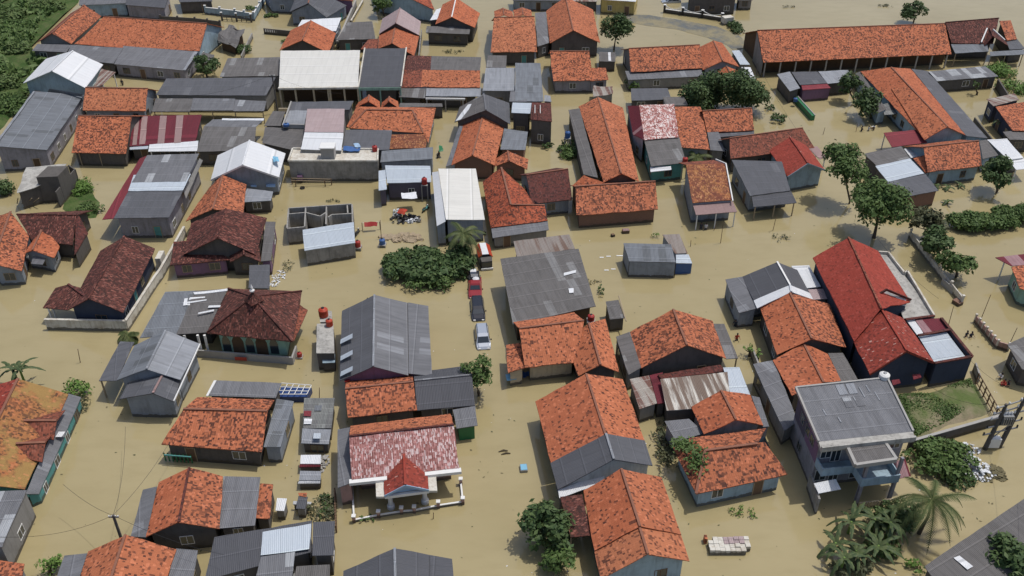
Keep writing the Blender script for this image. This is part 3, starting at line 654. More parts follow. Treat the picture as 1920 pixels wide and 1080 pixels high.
h = House('dark brown tiled wing behind the orange corner house, left edge', 'wdark'); h.gl('TM', (31,402), (143,403), (60,452), (136,459), he=2.5, pitch=27).q('TM2', [(143,403),(147,402),(165,437),(139,478)], (4.2,4.1,2.5,2.4), None, name='hip_roof', ov=.2).done()
# mosque
h = Thing('mosque', 'mosque with a dark maroon hipped roof, pale finial and green arched walls', 'mosque')
he, ha = 3.6, 7.0
TL, TR_, BR, BL, AP = W(428,541,he), W(566,546,he), W(549,641,he), W(388,624,he), W(474,556,ha)
m = MB()
for p, q_ in ((TL,TR_),(TR_,BR),(BR,BL),(BL,TL)): m.slab([AP+Vector((0,0,.0)), AP+Vector((.02,.01,0)), q_, p] if False else [AP, AP+Vector((.01,.0,0)), q_, p], .12, .05, 1.1, .08)
ri = h.add('roof', m, 'TM')
c_ = MB()
for q_ in (TL,TR_,BR,BL): c_.beam(AP, q_+Vector((0,0,.08)), .2, .12)
h.add('hip_cap', c_, 'TM2', ri)
cap = W(474,552,7.4); h.add('cupola', MB().lathe((cap.x,cap.y,6.5), [(1.15,0),(1.2,.1),(.5,.75),(.12,1.15),(.05,1.3)], 4), 'TM')
h.add('finial', MB().lathe((cap.x,cap.y,7.7), [(.05,0),(.28,.15),(.3,.3),(.06,.5),(.16,.65),(.02,1.1)], 10), 'white')
h.add('side_roof', MB().slab([W(555,566,3.0), W(577,581,2.8), W(551,640,2.9), W(545,600,3.2)], .1, .04, 1, .08), 'TO')
wb = MB(); base = [W(393,628,0)+Vector((.7,1.6,0)), W(536,640,0)+Vector((0,1.6,0)), TR_+Vector((-1,-.9,0)), TL+Vector((.9,-.9,0))]
f1 = W(398,629,3.4); f2 = W(530,636,3.4); rr_ = W(540,600,3.4)
ring = [Vector((f1.x+.5,f1.y+.7,0)), Vector((f2.x,f2.y+.7,0)), Vector((TR_.x-1.2,TR_.y-1.2,0)), Vector((TL.x+1,TL.y-1.2,0))]
wb.prism(ring, -.5, 3.55); h.add('wall', wb, 'wgreen')
a_, b_ = ring[0], ring[1]; d_ = (b_-a_).normalized(); n_ = Vector((d_.y,-d_.x,0)); L_ = (b_-a_).length
MM_ = lambda c: (lambda M: (setattr(M, 'translation', c), M)[1])(Matrix(((*d_,0),(*n_,0),(0,0,1,0),(0,0,0,1))).transposed())
for k, tt in enumerate((.09, .27, .45, .63, .82)):
    M = MM_(a_.lerp(b_, tt)); wd = .5 if k in (0, 2, 4) else .7; top = 2.1 if k in (0,2,4) else 2.2
    pts = [(-wd,.6 if k in (0,2,4) else -.2),(wd,.6 if k in (0,2,4) else -.2),(wd,top),(wd*.7,top+.45),(0,top+.95),(-wd*.7,top+.45),(-wd,top)]
    fr = MB(); fr.face([M @ Vector((x*1.22, .03, z+(.1 if z > 1 else -.08))) for x, z in pts]); 
    for i in range(7):
        p0 = pts[i]; p1 = pts[(i+1)%7]; fr.face([M @ Vector((p0[0]*1.22,.03,p0[1]+(.1 if p0[1]>1 else -.08))), M @ Vector((p0[0]*1.22,.0,p0[1]+(.1 if p0[1]>1 else -.08))), M @ Vector((p1[0]*1.22,.0,p1[1]+(.1 if p1[1]>1 else -.08))), M @ Vector((p1[0]*1.22,.03,p1[1]+(.1 if p1[1]>1 else -.08)))])
    i_ = h.add('arched_window' if k in (0,2,4) else 'arched_door', fr, 'wgreen'); pn = MB(); pn.face([M @ Vector((x, .036, z)) for x, z in pts]); h.add('pane', pn, 'glass' if k in (0,2,4) else 'wwood', i_)
h.add('low_wall', MB().beam(W(370,664,.35)+Vector((0,0,.1)), W(548,678,.35)+Vector((0,0,.1)), .2, 1.1).beam(W(548,678,.45), W(556,655,.45), .2, 1.1), 'concp')
h.add('banner', MB().beam(W(441,671,.5)+Vector((0,-.13,0)), W(463,672,.5)+Vector((0,-.13,0)), .03, .5), 'redp')
h.done()
h = House('wide patched grey sheet hall with white verandah columns, left of the mosque', 'wdark', win=False); h.q('A6', [(310,547),(366,545),(330,627),(262,633)], 3.9, 3.1, walls=False).q('A4', [(366,545),(427,541),(388,623),(330,627)], 3.9, 3.1, walls=False)
h.q('MW', [(363,548),(426,541),(426,545),(364,552)], 3.95, 3.92, walls=False, name='roof_edge').q('MW', [(343,567),(356,565),(356,572),(345,572)], 3.72, 3.66, walls=False, name='patch', th=.03)
for q_ in ([(356,558),(385,556),(384,559),(354,562)],[(352,566),(388,561),(387,563),(352,569)],[(372,586),(402,580),(401,583),(371,589)],[(392,573),(414,572),(413,576),(390,577)],[(346,560),(352,559),(350,572),(343,573)]): h.q('MW', q_, 3.78, 3.74, walls=False, name='patch', th=.03)
h._walls([W(280,627,2.9)+Vector((0,1.5,0)), W(384,622,2.9)+Vector((0,1.5,0)), W(420,546,3.6), W(318,552,3.6)], None, 'wdark')
for x in (345, 370, 383): p = W(x,627,3); h.add('column', MB().lathe((p.x,p.y,-.5), [(.16,0),(.16,3.4)], 8), 'white')
h.done()
h = House('light grey sheet gabled house with stepped second gable and lean-tos on posts', 'wbg'); h.gd('A6', (275,692), (311,619), (219,713), (338,712), A2=(252,648), B2=(374,645), he=3.4, cap='A3', matb='A3')
h.gd('A7', (287,737), (304,705), (224,748), (325,752), A2=(240,718), B2=(341,706), he=2.9, cap='MPK')
h.q('A7', [(225,640),(252,641),(219,714),(185,714)], (3.0,3.3,3.0,2.7), None, walls=False, name='lean_to_roof', posts=[(.04,.95),(.04,.1)])
h.add('roof_edge', MB().beam(W(375,645,3.5), W(326,752,3.1), .12, .14), 'white')
h.done()
h = House('large house with yellow lichened orange tiles at the left edge', 'wteal'); h.pl('TY', [[(34,710,4.9),(128,739,2.3),(46,917,2.3),(-62,905,4.9)]], caps=[((34,710,4.9),(-62,905,4.9))]).pl('TR2', [[(34,710,4.88),(-62,905,4.88),(-190,860,2.3),(-75,742,2.3)]], ring=[(46,917,2.2),(-62,905,4.6),(-190,860,2.3),(-75,742,2.3),(34,711,4.6),(128,739,2.2)], name='left_roof')
h.q('A1', [(128,738),(152,745),(73,926),(48,926)], (2.2,1.5,1.4,2.1), None, name='lean_to_roof', ov=.15, wall='wteal')
for (x0,y0),(x1,y1) in (((45,789),(106,789)),((30,832),(85,830))):
    h.pl('TO', [[(x0,y0,3.7),(x1,y1,3.4),(x1-6,y1+36,2.5),(x0+14,y0+26,2.8)],[(x0,y0,3.7),(x0+30,y0-8,3.0),(x1+16,y1-20,2.5),(x1,y1,3.4)]], name='dormer_roof', caps=[((x0,y0,3.7),(x1,y1,3.4))])
h.q('MW', [(110,809),(122,809),(116,819),(104,819)], 2.15, 2.1, walls=False, name='patch', th=.03)
h.done()
h = House('pale grey-white sheet roof with grey side wall at the lower left edge', 'wgrey'); h.q('A5', [(-34,922),(50,919),(3,1026),(-80,1032)], 3.6, 3.4, ov=.1).done()
h = House('corner of an orange tile roof in the bottom left corner', 'wgrey'); h.q('T2', [(-40,1046),(47,1056),(36,1105),(-60,1100)], 2.7, 2.3).done()
h = House('orange gable with grey sheet roofs on both sides behind the leaning power pole', 'wdark'); h.gd('T3', (335,979), (355,877), (272,1008), (410,992), A2=(297,905), B2=(419,893), he=2.8, matb='T2', cap='TM2')
h.q('A1', [(268,918),(295,912),(273,1008),(245,1006)], (2.7,3.1,2.8,2.4), None, name='lean_to_roof', ov=.2).q('A1', [(419,893),(488,894),(478,985),(410,991)], 2.7, 2.4, name='lean_to_roof').q('T2', [(488,906),(513,908),(505,972),(478,971)], 2.3, 2.1, name='lean_to_roof', ov=.2).done()
h = House('orange gable with grey sheet sides at the bottom left beside a small tree', 'wdark'); h.gd('T1', (208,1085), (235,1003), (140,1112), (306,1112), A2=(166,1034), B2=(330,1030), he=2.8)
h.q('A1', [(121,1042),(164,1037),(140,1110),(96,1110)], (2.4,2.8,2.7,2.3), None, name='lean_to_roof', ov=.2).q('A1', [(330,1028),(371,1032),(357,1110),(308,1108)], 2.7, 2.4, name='lean_to_roof', ov=.2).done()
h = House('orange house with heavy mottling, grey lean-to and green railed porch, lower left', 'wdark'); h.pl('T2', [[(370,744,3.0),(514,750,3.0),(501,771,4.0),(344,767,4.0)],[(344,767,4.0),(501,771,4.0),(491,847,2.5),(302,833,2.5)]], ring=[(302,833,2.5),(491,847,2.5),(501,771,3.9),(514,750,3.0),(370,744,3.0),(344,767,3.9)], caps=[((344,767,4.0),(501,771,4.0))], cov=.5)
h.q('A6', [(519,748),(551,752),(526,838),(494,838)], 2.7, 2.4, name='lean_to_roof', ov=.2, wall='wbg')
h.add('railing', MB().beam(W(308,853,.6), W(358,857,.6), .1, .12).beam(W(308,853,1.3), W(358,857,1.3), .1, .12), 'wteal')
for k in range(8): p = W(308+50*k/7, 853+4*k/7, .95); h.add('baluster', MB().box((p.x-.06,p.y-.04,.1),(p.x+.06,p.y+.04,1.25)), 'greenp')
h.done()
h = House('weathered grey sheet roof behind the mottled orange house, left of the blue pond frame', 'wdark'); h.q('A1', [(403,713),(528,718),(517,746),(388,742)], 2.5, 2.1).q('white', [(401,713),(406,713),(390,742),(386,742)], 2.6, 2.2, walls=False, name='edge_strip').done()
h = House('low patchwork shed of overlapping light and grey tin sheets', 'wdark', name='shed', cat='shed'); h.q('AP', [(570,746),(628,746),(621,803),(568,803)], 2.0, 1.9, ov=.2).q('A3', [(567,803),(621,805),(616,833),(565,831)], 1.9, 1.5, ov=.2, name='lower_roof')
for (x,y,mm) in ((570,770,'MM2'),(571,785,'MW'),(590,760,'A6'),(588,812,'MB')): h.q(mm, [(x,y),(x+14,y),(x+13,y+10),(x-1,y+10)], 2.1, 2.07, walls=False, name='tin_patch', th=.02)
h.done()
for (x0,y0,x1,y1,lab,m1,m2) in ((562,853,602,882,'small hutch with a torn white and maroon sheet cover below the patchwork shed','MW','MM2'),(560,883,602,913,'small hutch with a grey top and white front strip, nearest the tin litter','A3','MW')):
    h = House(lab, 'wdark', name='hutch', cat='hutch', win=False); ym = (y0+y1)/2+2
    h.q(m1, [(x0+2,y0),(x1,y0),(x1-1,ym),(x0+1,ym)], 1.3, 1.2, ov=.1).q(m2, [(x0+1,ym),(x1-1,ym),(x1-2,y1-7),(x0-1,y1-6)], 1.15, .9, ov=.1, name='front_cover'); h.done()
for (x,y,lab,m1) in ((519,934,'tiny white roofed box shed near the bottom orange gable','MW'),(558,930,'tiny dark roofed shed with an orange tile strip','A2')):
    h = House(lab, 'wgrey', name='shed', cat='shed', win=False); h.q(m1, [(x+1,y),(x+19,y+1),(x+14,y+24),(x-3,y+23)], 1.7, 1.4, ov=.1)
    if m1 == 'A2': h.q('T1', [(x+1,y-6),(x+18,y-5),(x+17,y+1),(x+2,y)], 1.8, 1.75, walls=False, name='tile_strip').q('MW', [(x-8,y+10),(x+26,y+11),(x+25,y+17),(x-9,y+16)], 1.0, .8, ov=.1, name='canopy')
    h.done()
h = House('long narrow flat concrete roofed block with mossy top and blue end, beside the mosque', 'wdark', name='wash_house', cat='wash house', win=False)
h.q('conc', [(594,607),(625,606),(627,662),(593,662)], 2.6, 2.5, ov=.05, rag=0).q('conc', [(599,583),(622,583),(623,604),(600,604)], 2.1, 2.1, ov=.05, name='lower_slab', rag=0).q('wblue', [(605,664),(628,664),(628,679),(605,680)], 1.6, 1.4, ov=.05, name='tank_cover').done()
# --- middle
h = House('large slate grey gable with pale translucent strips on its left slope', 'wpurple'); h.gd('A7', (700,687), (702,553), (637,714), (766,704), A2=(641,583), B2=(765,568), he=3.3, wall='wpurple', matb='A1', cap='A3')
h.q('A1', [(765,567),(803,573),(810,705),(766,700)], (3.5,3.2,3.0,3.45), None, name='side_roof', ov=.3)
for y in (628, 659, 689): h.q('MB', [(639,y+8),(661,y-3),(661,y+5),(638,y+17)], (3.75,4.6,4.55,3.7), None, walls=False, name='light_sheet', th=.02)
h.done()
h = House('row house with an orange half and a black sheet half, behind the pink roof with painted glare', 'wdark'); h.gl('T2', (647,729), (775,716), (652,784), (782,768), he=2.5, pitch=24).gl('A2', (777,714), (885,703), (782,769), (890,760), he=2.4, pitch=24)
h.q('A1', [(849,768),(891,761),(895,798),(856,803)], 2.4, 2.1, name='lean_to_roof', wall='greenp').done()
# pink house with porch, sun glare painted on its front tiles
h = House('wide house with pink tiles under painted white glare, red gabled porch and white gutters', 'wpink', win=False)
h.gl('TG', (655,818), (851,796), (659,899), (861,877), he=3.2, matb='T1', cap='TM2', ov=.7, pitch=29, front=1.6)  # front slope carries the painted glare, back slope the plain tile
rl, rr, el, er, bl, br = h.last
h.add('gutter', MB().beam(el+Vector((-.2,-.2,-.22)), er+Vector((.2,-.2,-.22)), .55, .34), 'white')
h.gd('TR2', (760,909), (757,842), (721,929), (804,918), A2=(719,886), B2=(801,878), he=3.0, fas='paleb', walls=False, cap='TR')
r1, r2, a1, b1, a2, b2 = h.last
h.add('porch_slab', MB().prism([(a1.x-.8,a1.y),(a1.x,a1.y),(a2.x,a2.y),(a2.x-.8,a2.y)], 2.6, 2.86), 'concw')
h.add('porch_slab', MB().prism([(b1.x+.003,b1.y),(b1.x+.8,b1.y),(b2.x+.8,b2.y),(b2.x,b2.y)], 2.6, 2.86), 'concw')
pg = MB(); pg.face([a1+Vector((.2,.25,-.1)), b1+Vector((-.2,.25,-.1)), r1+Vector((0,.25,-.15))]); h.add('gable_wall', pg, 'paleb')
h.add('porch_beam', MB().beam(a1+Vector((0,.1,-.3)), b1+Vector((0,.1,-.3)), .3, .3), 'white')
for x, y in ((733,948),(797,938)):
    p = W(x, y, .3); h.add('column', MB().lathe((p.x,p.y,-.5), [(.38,0),(.38,.9),(.26,1.0),(.2,2.0),(.3,3.1),(.34,3.2)], 12), 'white')
a, b = W(663,903,0), W(862,882,0); d_ = (b-a).normalized(); a = xy(el)+Vector((.7,1.55,0)); b = xy(er)+Vector((-.7,1.55,0))
for t_ in (.17, .3, .76, .86, .93): h.window(a, b, t_, .9, .9, 2.3, 'white')
h.doorp(a, b, .5, 1.3, 2.3)
h.q('A1', [(633,805),(656,801),(661,905),(633,915)], (2.9,3.2,3.0,2.7), None, name='lean_to_roof', ov=.2).done()
h = House('unfinished looking patchwork building of black and white metal sheets, bottom left of centre', 'wdark'); h.q('A2', [(402,1007),(585,976),(583,1035),(384,1088)], 3.2, 2.7).q('MB', [(492,997),(584,982),(580,1030),(489,1041)], 3.25, 3.0, walls=False, name='light_sheets', th=.03)
h.q('A2', [(587,979),(628,977),(625,1041),(586,1042)], 3.4, 3.1, name='side_roof')
h.q('A5', [(489,1044),(553,1034),(547,1086),(478,1090)], 2.95, 2.7, name='front_roof').q('A4', [(556,1062),(619,1058),(618,1095),(549,1095)], 2.3, 2.0, name='front_roof').done()
h = House('dark slate gabled roof cut by the bottom edge, beside the open water', 'wdark'); h.gd('A2', (742,1125), (740,1028), (640,1165), (806,1130), A2=(644,1070), B2=(806,1040), he=3.0, cap='A3').q('A2', [(806,1040),(848,1048),(856,1140),(806,1130)], (3.1,2.9,2.8,3.1), None, name='side_roof').done()
h = House('concrete house shell without a roof, open rooms between bare block walls', 'wconc', name='unfinished_house', cat='unfinished house', win=False)
def wallrun(h, pts, ht=2.6, mat='wconc', th=.18, nm='wall'):
    m = MB()
    for p, q_ in zip(pts[:-1], pts[1:]):
        a = W(*p, ht); b = W(*q_, ht); m.beam((a.x,a.y,(ht-.6)/2), (b.x,b.y,(ht-.6)/2), th, ht+.6)
    h.add(nm, m, mat)
wallrun(h, [(541,390),(659,382)]); wallrun(h, [(538,428),(571,425)]); wallrun(h, [(541,391),(538,427)]); wallrun(h, [(660,383),(661,416)]); wallrun(h, [(573,389),(571,424)], 2.59)
wallrun(h, [(612,387),(611,420)], 2.59); wallrun(h, [(541,401),(573,398),(600,405),(611,398)], 2.57); wallrun(h, [(615,407),(622,402),(659,400)], 2.57); wallrun(h, [(651,384),(652,399)], 2.56)
h.done()
h = House('pale blue-white single slope shed in front of the roofless concrete shell', 'wconc', name='shed', cat='shed', win=False); h.q('MB', [(567,431),(663,416),(666,455),(571,470)], 2.9, 2.5, ov=.12).done()
# terrace building with tower
h = House('flat roofed concrete building with a dirty white terrace and a stair tower', 'wconc', name='terrace_building', cat='building', win=False)
h.q('concw', [(549,280),(709,281),(708,303),(541,303)], 3.4, 3.4, ov=.02, rag=0, jit=.01)
a, b, c, d = h.last; pm = MB()
for p, q_ in ((a,b),(b,c),(c,d),(d,a)): pm.beam(p+Vector((0,0,.12)), q_+Vector((0,0,.12)), .22, .3)
h.add('parapet', pm, 'concw')
p = W(603,300,3.4); h.add('stair_tower', MB().prism([(p.x,p.y),(p.x+2.0,p.y),(p.x+2.0,p.y+1.7),(p.x,p.y+1.7)], 3.3, 5.3), 'concp'); h.add('tower_roof', MB().prism([(p.x-.15,p.y-.15),(p.x+2.15,p.y-.15),(p.x+2.15,p.y+1.85),(p.x-.15,p.y+1.85)], 5.3, 5.45), 'white')
h.done()
h = House('house with a striped pinkish roof above a plain white slope, behind the terrace', 'wgrey'); h.q('MP', [(576,204),(646,204),(644,248),(571,247)], 5.0, 4.6, ov=.1).q('MW', [(571,248),(644,249),(640,282),(564,280)], 4.55, 4.0, ov=.1, name='lower_roof').done()
h = House('grey flat roofed annex with parapet and blue barrel, left of the striped pinkish roof', 'wgrey', win=False); h.q('A7', [(547,191),(663,189),(655,206),(541,207)], 3.6, 3.4, rag=0).q('A3', [(543,207),(576,205),(571,234),(531,234)], 3.4, 3.3, name='light_roof', rag=0); h.add('parapet', MB().beam(W(546,191,3.7), W(530,236,3.5), .2, .3).beam(W(530,236,3.3), W(571,237,3.3), .2, .7), 'concp'); h.done()
h = House('low grey roof running down beside the annex with parapet, left of centre', 'wdark'); h.q('A4', [(512,208),(535,209),(526,236),(495,236)], 2.7, 2.5).q('A4', [(497,238),(572,242),(562,284),(492,268)], 2.9, 2.7, name='lower_roof').done()
h = House('orange hipped roof with a patched dark tile corner, left of the narrow flooded lane', 'wgrey')
h.pl('T1', [[(687,206,4.4),(773,207,4.4),(794,250,2.7),(655,240,2.7)],[(773,207,4.4),(817,203,3.1),(803,268,2.6),(794,250,2.7)],[(669,200,3.3),(687,206,4.4),(655,240,2.7),(650,237,2.7)],[(669,200,3.2),(817,202,3.1),(773,207,4.4),(687,206,4.4)]], ring=[(655,240,2.7),(794,250,2.7),(803,268,2.6),(817,203,3.0),(669,200,3.1),(650,237,2.6)], caps=[((687,206,4.4),(773,207,4.4)),((773,207,4.4),(794,250,2.7)),((687,206,4.4),(655,240,2.7))])
h.q('TS', [(732,252),(802,251),(798,277),(729,279)], 2.7, 2.3, name='lower_roof', ov=.2).done()
h = House('slate roof wing under the orange hip, behind the red tank on the terrace', 'wgrey'); h.q('A7', [(648,243),(735,244),(730,281),(642,281)], 3.4, 3.3).done()
h = House('left one of two tiny orange gables peeping over the orange hipped roof', 'wdark', win=False); h.gd('T3', (691,190), (692,178), (666,202), (713,203), he=2.9, A2=(672,192), B2=(712,190)).done()
h = House('right one of two tiny orange gables, nearer to the green shop front', 'wdark', win=False); h.gd('T3', (729,190), (730,181), (714,203), (748,203), he=2.8, A2=(716,192), B2=(746,190)).done()
h = House('grey sheet roofed block with a dark front right of the terrace', 'wbg'); h.q('A6', [(716,283),(812,276),(811,298),(713,304)], 3.2, 2.9, ov=.15).done()
h = House('clean white roofed box house with purple-grey front and side wing', 'wplum'); h.q('MB', [(722,310),(807,311),(809,341),(726,343)], 3.2, 3.0, ov=.2).q('MB', [(710,320),(723,318),(725,355),(710,357)], 3.0, 2.8, name='side_roof', ov=.2).done()
h = House('long off-white roofed house with grey end wall next to the coconut palm', 'wbg'); h.q('MWC', [(822,316),(892,316),(909,412),(836,412)], (4.2,3.7,3.6,4.1), None, ov=.25, rag=.02).q('MW', [(810,323),(822,321),(836,415),(819,424)], (3.5,4.1,3.9,3.3), None, ov=.15, name='side_roof').done()
h = House('broad dark grey mono-pitch hall, patched at one corner, centre', 'wwood', win=False); h.q('A4', [(938,485),(1085,466),(1117,574),(962,609)], 4.2, 3.0, ov=.6).q('MW', [(1057,512),(1080,506),(1080,511),(1057,517)], 3.85, 3.8, walls=False, name='patch', th=.02).q('MW', [(1066,541),(1075,540),(1076,549),(1068,550)], 3.5, 3.45, walls=False, name='patch', th=.02).done()
h = House('rust streaked pale roof tucked behind the broad dark grey hall', 'wgrey'); h.q('MRB', [(963,452),(1067,439),(1078,466),(970,484)], 3.6, 3.2, wall='wdark').done()
h = House('L-shaped orange house with dark gable, below the broad dark grey hall', 'wcream'); h.gl('T1', (974,616), (1095,601), (984,689), (1083,679), he=2.6, pitch=25, ov=.7)
h.gd('T1', (1126,684), (1104,606), (1085,705), (1161,698), A2=(1062,640), B2=(1135,598), he=2.7, wall='wdark', hr=4.5)
h.q('T2', [(949,646),(976,643),(985,689),(952,699)], (2.5,2.8,2.5,2.3), None, name='side_roof', ov=.3).done()
h = House('big orange gable continued by a dark sheet gable with white end wall', 'wdark'); h.gd('T3', (1135,814), (1099,701), (1033,868), (1209,827), A2=(1004,752), B2=(1168,711), he=2.8, matb='T1')
h.gd('A2', (1151,861), (1136,813), (1046,918), (1224,873), A2=(1032,868), B2=(1209,826), he=2.9, wall='wwhite', cap='A3', matb='A7')
h.q('MW', [(1046,918),(1135,886),(1132,905),(1049,934)], 2.7, 2.4, name='lean_to_roof', ov=.2).done()
h = House('long orange gable with stepped lower end and light blue front wall, bottom centre', 'wblue'); h.gd('T3', (1200,987), (1165,879), (1114,1032), (1277,1002), A2=(1094,920), B2=(1241,895), he=3.0, wall='wblue', matb='T1', hr=5.2)
h.gd('TB', (1215,1039), (1199,988), (1127,1086), (1292,1052), A2=(1114,1032), B2=(1277,1002), he=2.85, wall='wblue', hr=5.0)
h.q('TM', [(1051,931),(1092,927),(1108,1003),(1070,1008)], (2.6,2.9,2.7,2.4), None, walls=False, name='side_roof', posts=[(.05,.95),(.05,.1)])
h.q('TM2', [(1192,1058),(1226,1054),(1227,1066),(1193,1070)], 2.0, 1.6, walls=False, name='window_hood').done()
h = House('orange gable with dark end wall between two grey concrete lean-tos', 'wgrey'); h.gd('T2', (1288,647), (1262,580), (1202,690), (1361,672), A2=(1181,622), B2=(1336,602), he=2.8, ov=.3, wall='wdark')
h.q('A4', [(1155,631),(1181,622),(1202,689),(1178,703)], (2.6,2.9,2.8,2.4), None, name='lean_to_roof', ov=.1).q('A4', [(1337,607),(1358,607),(1384,672),(1362,673)], 2.7, 2.3, walls=False, name='lean_to_roof', posts=[(.95,.05),(.95,.95)]).done()
h = House('rust streaked white metal roof yard building, below the orange gable with lean-tos', 'wdark', win=False); h.q('MR', [(1238,711),(1364,697),(1371,760),(1250,770)], 2.9, 2.5, ov=.2).q('MB', [(1356,689),(1386,688),(1407,740),(1371,742)], 2.85, 2.5, name='side_roof', ov=.2)
h.q('MR2', [(1181,711),(1217,704),(1232,756),(1199,767)], 2.5, 2.2, name='side_roof', ov=.2, wall='wgrey').q('MM', [(1218,704),(1243,698),(1246,755),(1233,757)], 2.3, 2.1, name='side_roof', ov=.1).q('TM2', [(1232,702),(1350,684),(1360,696),(1240,711)], 2.5, 2.6, name='back_roof', ov=.1).done()
h = House('small plain orange gable with lilac end wall in front of the rusty white roof', 'wlil'); h.gd('T3', (1380,787), (1352,732), (1319,815), (1431,797), A2=(1296,762), B2=(1407,740), he=2.8)
h.q('A1', [(1246,790),(1292,785),(1322,812),(1268,828)], 2.5, 2.3, name='lean_to_roof', ov=.2).q('A1', [(1409,742),(1424,745),(1442,800),(1431,800)], 2.6, 2.4, name='lean_to_roof', ov=.1).done()
h = House('wide orange house overgrown by a climbing plant, with teal walls', 'wteal'); h.pl('T2', [[(1295,821,3.0),(1436,803,3.0),(1420,832,4.3),(1322,845,4.3)],[(1262,838,2.7),(1295,821,3.0),(1322,845,4.3),(1305,926,2.4)],[(1322,845,4.3),(1434,828,4.2),(1477,889,2.5),(1305,927,2.4)]], ring=[(1305,927,2.4),(1477,889,2.5),(1445,812,3.0),(1295,821,2.9),(1262,838,2.6)], caps=[((1322,845,4.3),(1420,832,4.3)),((1322,845,4.3),(1305,926,2.5))], cov=.55, wall='wblue').done()
h = House('narrow grey sheet roof strip with white trim, left of the overgrown orange house lane', 'wgrey'); h.q('A1', [(1412,682),(1450,675),(1496,790),(1470,808)], 2.8, 2.5).done()
h = House('small orange gable between two grey strips, left of the two-storey building', 'wdark'); h.gd('T3', (1544,717), (1506,643), (1485,742), (1577,714), A2=(1449,675), B2=(1552,663), he=2.9).q('A4', [(1553,662),(1580,661),(1608,711),(1577,716)], 2.7, 2.5, name='lean_to_roof', ov=.2).done()
h = House('orange gable directly below the white trimmed charcoal gable', 'wdark'); h.gd('T3', (1522,635), (1481,549), (1457,665), (1587,651), A2=(1424,573), B2=(1555,570), he=2.8, matb='T2').done()
h = House('charcoal gable with a broad white front edge and white metal side roof', 'wbg'); h.gd('A2', (1481,534), (1457,491), (1413,563), (1518,549), A2=(1392,519), B2=(1495,506), he=3.0, cap='white', matb='A2')
h.gd('MW', (1484,547), (1481,534), (1419,578), (1525,562), A2=(1413,563), B2=(1518,549), he=2.98, walls=False)
h.q('A1', [(1360,524),(1392,519),(1420,578),(1385,587)], (2.7,3.0,2.8,2.4), None, name='lean_to_roof', ov=.2).q('MW', [(1484,499),(1517,497),(1539,537),(1509,541)], 2.6, 2.5, name='side_roof', ov=.2).q('MP', [(1513,543),(1545,541),(1553,560),(1524,562)], 2.4, 2.3, name='side_roof', ov=.2).done()
h = House('grey shack of upright sheets with a low brownish rear roof', 'wbg', name='shack', cat='shack', win=False); h.q('A6', [(1169,456),(1258,458),(1267,492),(1180,490)], 2.8, 2.5, ov=.05).q('MRB', [(1242,440),(1274,439),(1289,474),(1266,475)], 2.3, 2.1, name='rear_roof', ov=.1)
for k in range(6): p = W(1180+87*k/5, 491+k*.4, 2.3); h.add('post', MB().box((p.x-.05,p.y-.12,-.5),(p.x+.05,p.y-.02,2.3)), 'dark')
h.q('MB', [(1267,476),(1290,476),(1299,492),(1266,493)], 2.0, 1.8, name='tarpaulin_roof', ov=.05, wall='bluep', rag=.2, jit=.12).done()
h = House('tiny dark roofed hut on posts right of the broad dark grey hall', 'wdark', name='hut', cat='hut', win=False); h.q('A4', [(1136,565),(1160,562),(1171,596),(1144,599)], 2.2, 1.9, ov=.1); h.add('pole', MB().beam(W(1160,554,2.4), W(1174,602,2.0), .12, .12), 'woodlt'); h.done()

House('narrow grey lean-to strip behind the orange hipped roof, right of its tiny gables', 'wdark', win=False).q('A4', [(750,193),(829,194),(830,200),(748,201)], 2.4, 2.2, ov=.1).done()
House('little pale tin roof touching the right side of the tall narrow grey roof', 'wdark', win=False).q('A3', [(1021,178),(1032,179),(1034,191),(1020,190)], 2.8, 2.6, ov=.1).done()
House('small grey sheet roof filling the gap left of the white patched grey gable', 'wdark', win=False).q('A7', [(905,246),(943,240),(938,252),(905,256)], 1.6, 1.5, ov=.1).done() if False else None
# --- right part
h = House('house with orange front slope and small arched top gables, left of the big orange gable', 'wdark'); h.gl('TB', (926,33), (1002,31), (920,98), (1007,97), he=2.8, pitch=22)
h.gd('T2', (945,28), (943,15), (928,34), (963,34), he=3.9, walls=False).gd('T2', (981,28), (979,14), (964,33), (998,33), he=3.9, walls=False).q('A1', [(1003,24),(1024,22),(1030,80),(1008,87)], 2.9, 2.6, name='side_roof', ov=.2).done()
h = House('steep orange gable with a dark front at the top, left of the leafy tree', 'wdark'); h.gd('T1', (1075,57), (1060,-6), (1031,81), (1125,80), A2=(1024,20), B2=(1112,18), he=3.0).done()
h = House('orange house with pale panelled front below the steep orange gable', 'wlil'); h.gl('T2', (1031,96), (1105,96), (1037,152), (1112,151), he=2.5, pitch=24).q('T2', [(1080,127),(1136,127),(1141,149),(1108,152)], 3.3, 2.45, name='side_roof', ov=.4).done()
h = House('little grey hut with one white strip under the leafy tree', 'wdark', name='hut', cat='hut', win=False); h.q('A4', [(1123,97),(1154,98),(1154,116),(1124,115)], 2.2, 2.0, ov=.1).q('MW', [(1140,98),(1145,98),(1146,114),(1141,114)], 2.24, 2.04, walls=False, name='white_strip', th=.02).done()
h = House('small shed covered by a crumpled whitish sheet above the long narrow orange gable', 'wgrey', name='hut', cat='hut', win=False); h.q('MR2', [(1113,161),(1148,162),(1149,176),(1112,180)], 2.0, 1.8, ov=.1, jit=.15, rag=.25).done()
h = House('orange tiled house with a heavily mottled left half and smooth gable right', 'wgrey'); h.gl('T2', (1179,91), (1312,84), (1183,135), (1320,127), he=2.8, pitch=22)
h.gd('T3', (1355,114), (1337,76), (1318,131), (1386,125), A2=(1305,92), B2=(1354,80), he=2.8, wall='wbg').q('A1', [(1172,133),(1315,128),(1318,143),(1178,150)], 2.5, 2.2, name='lean_to_roof', ov=.2)
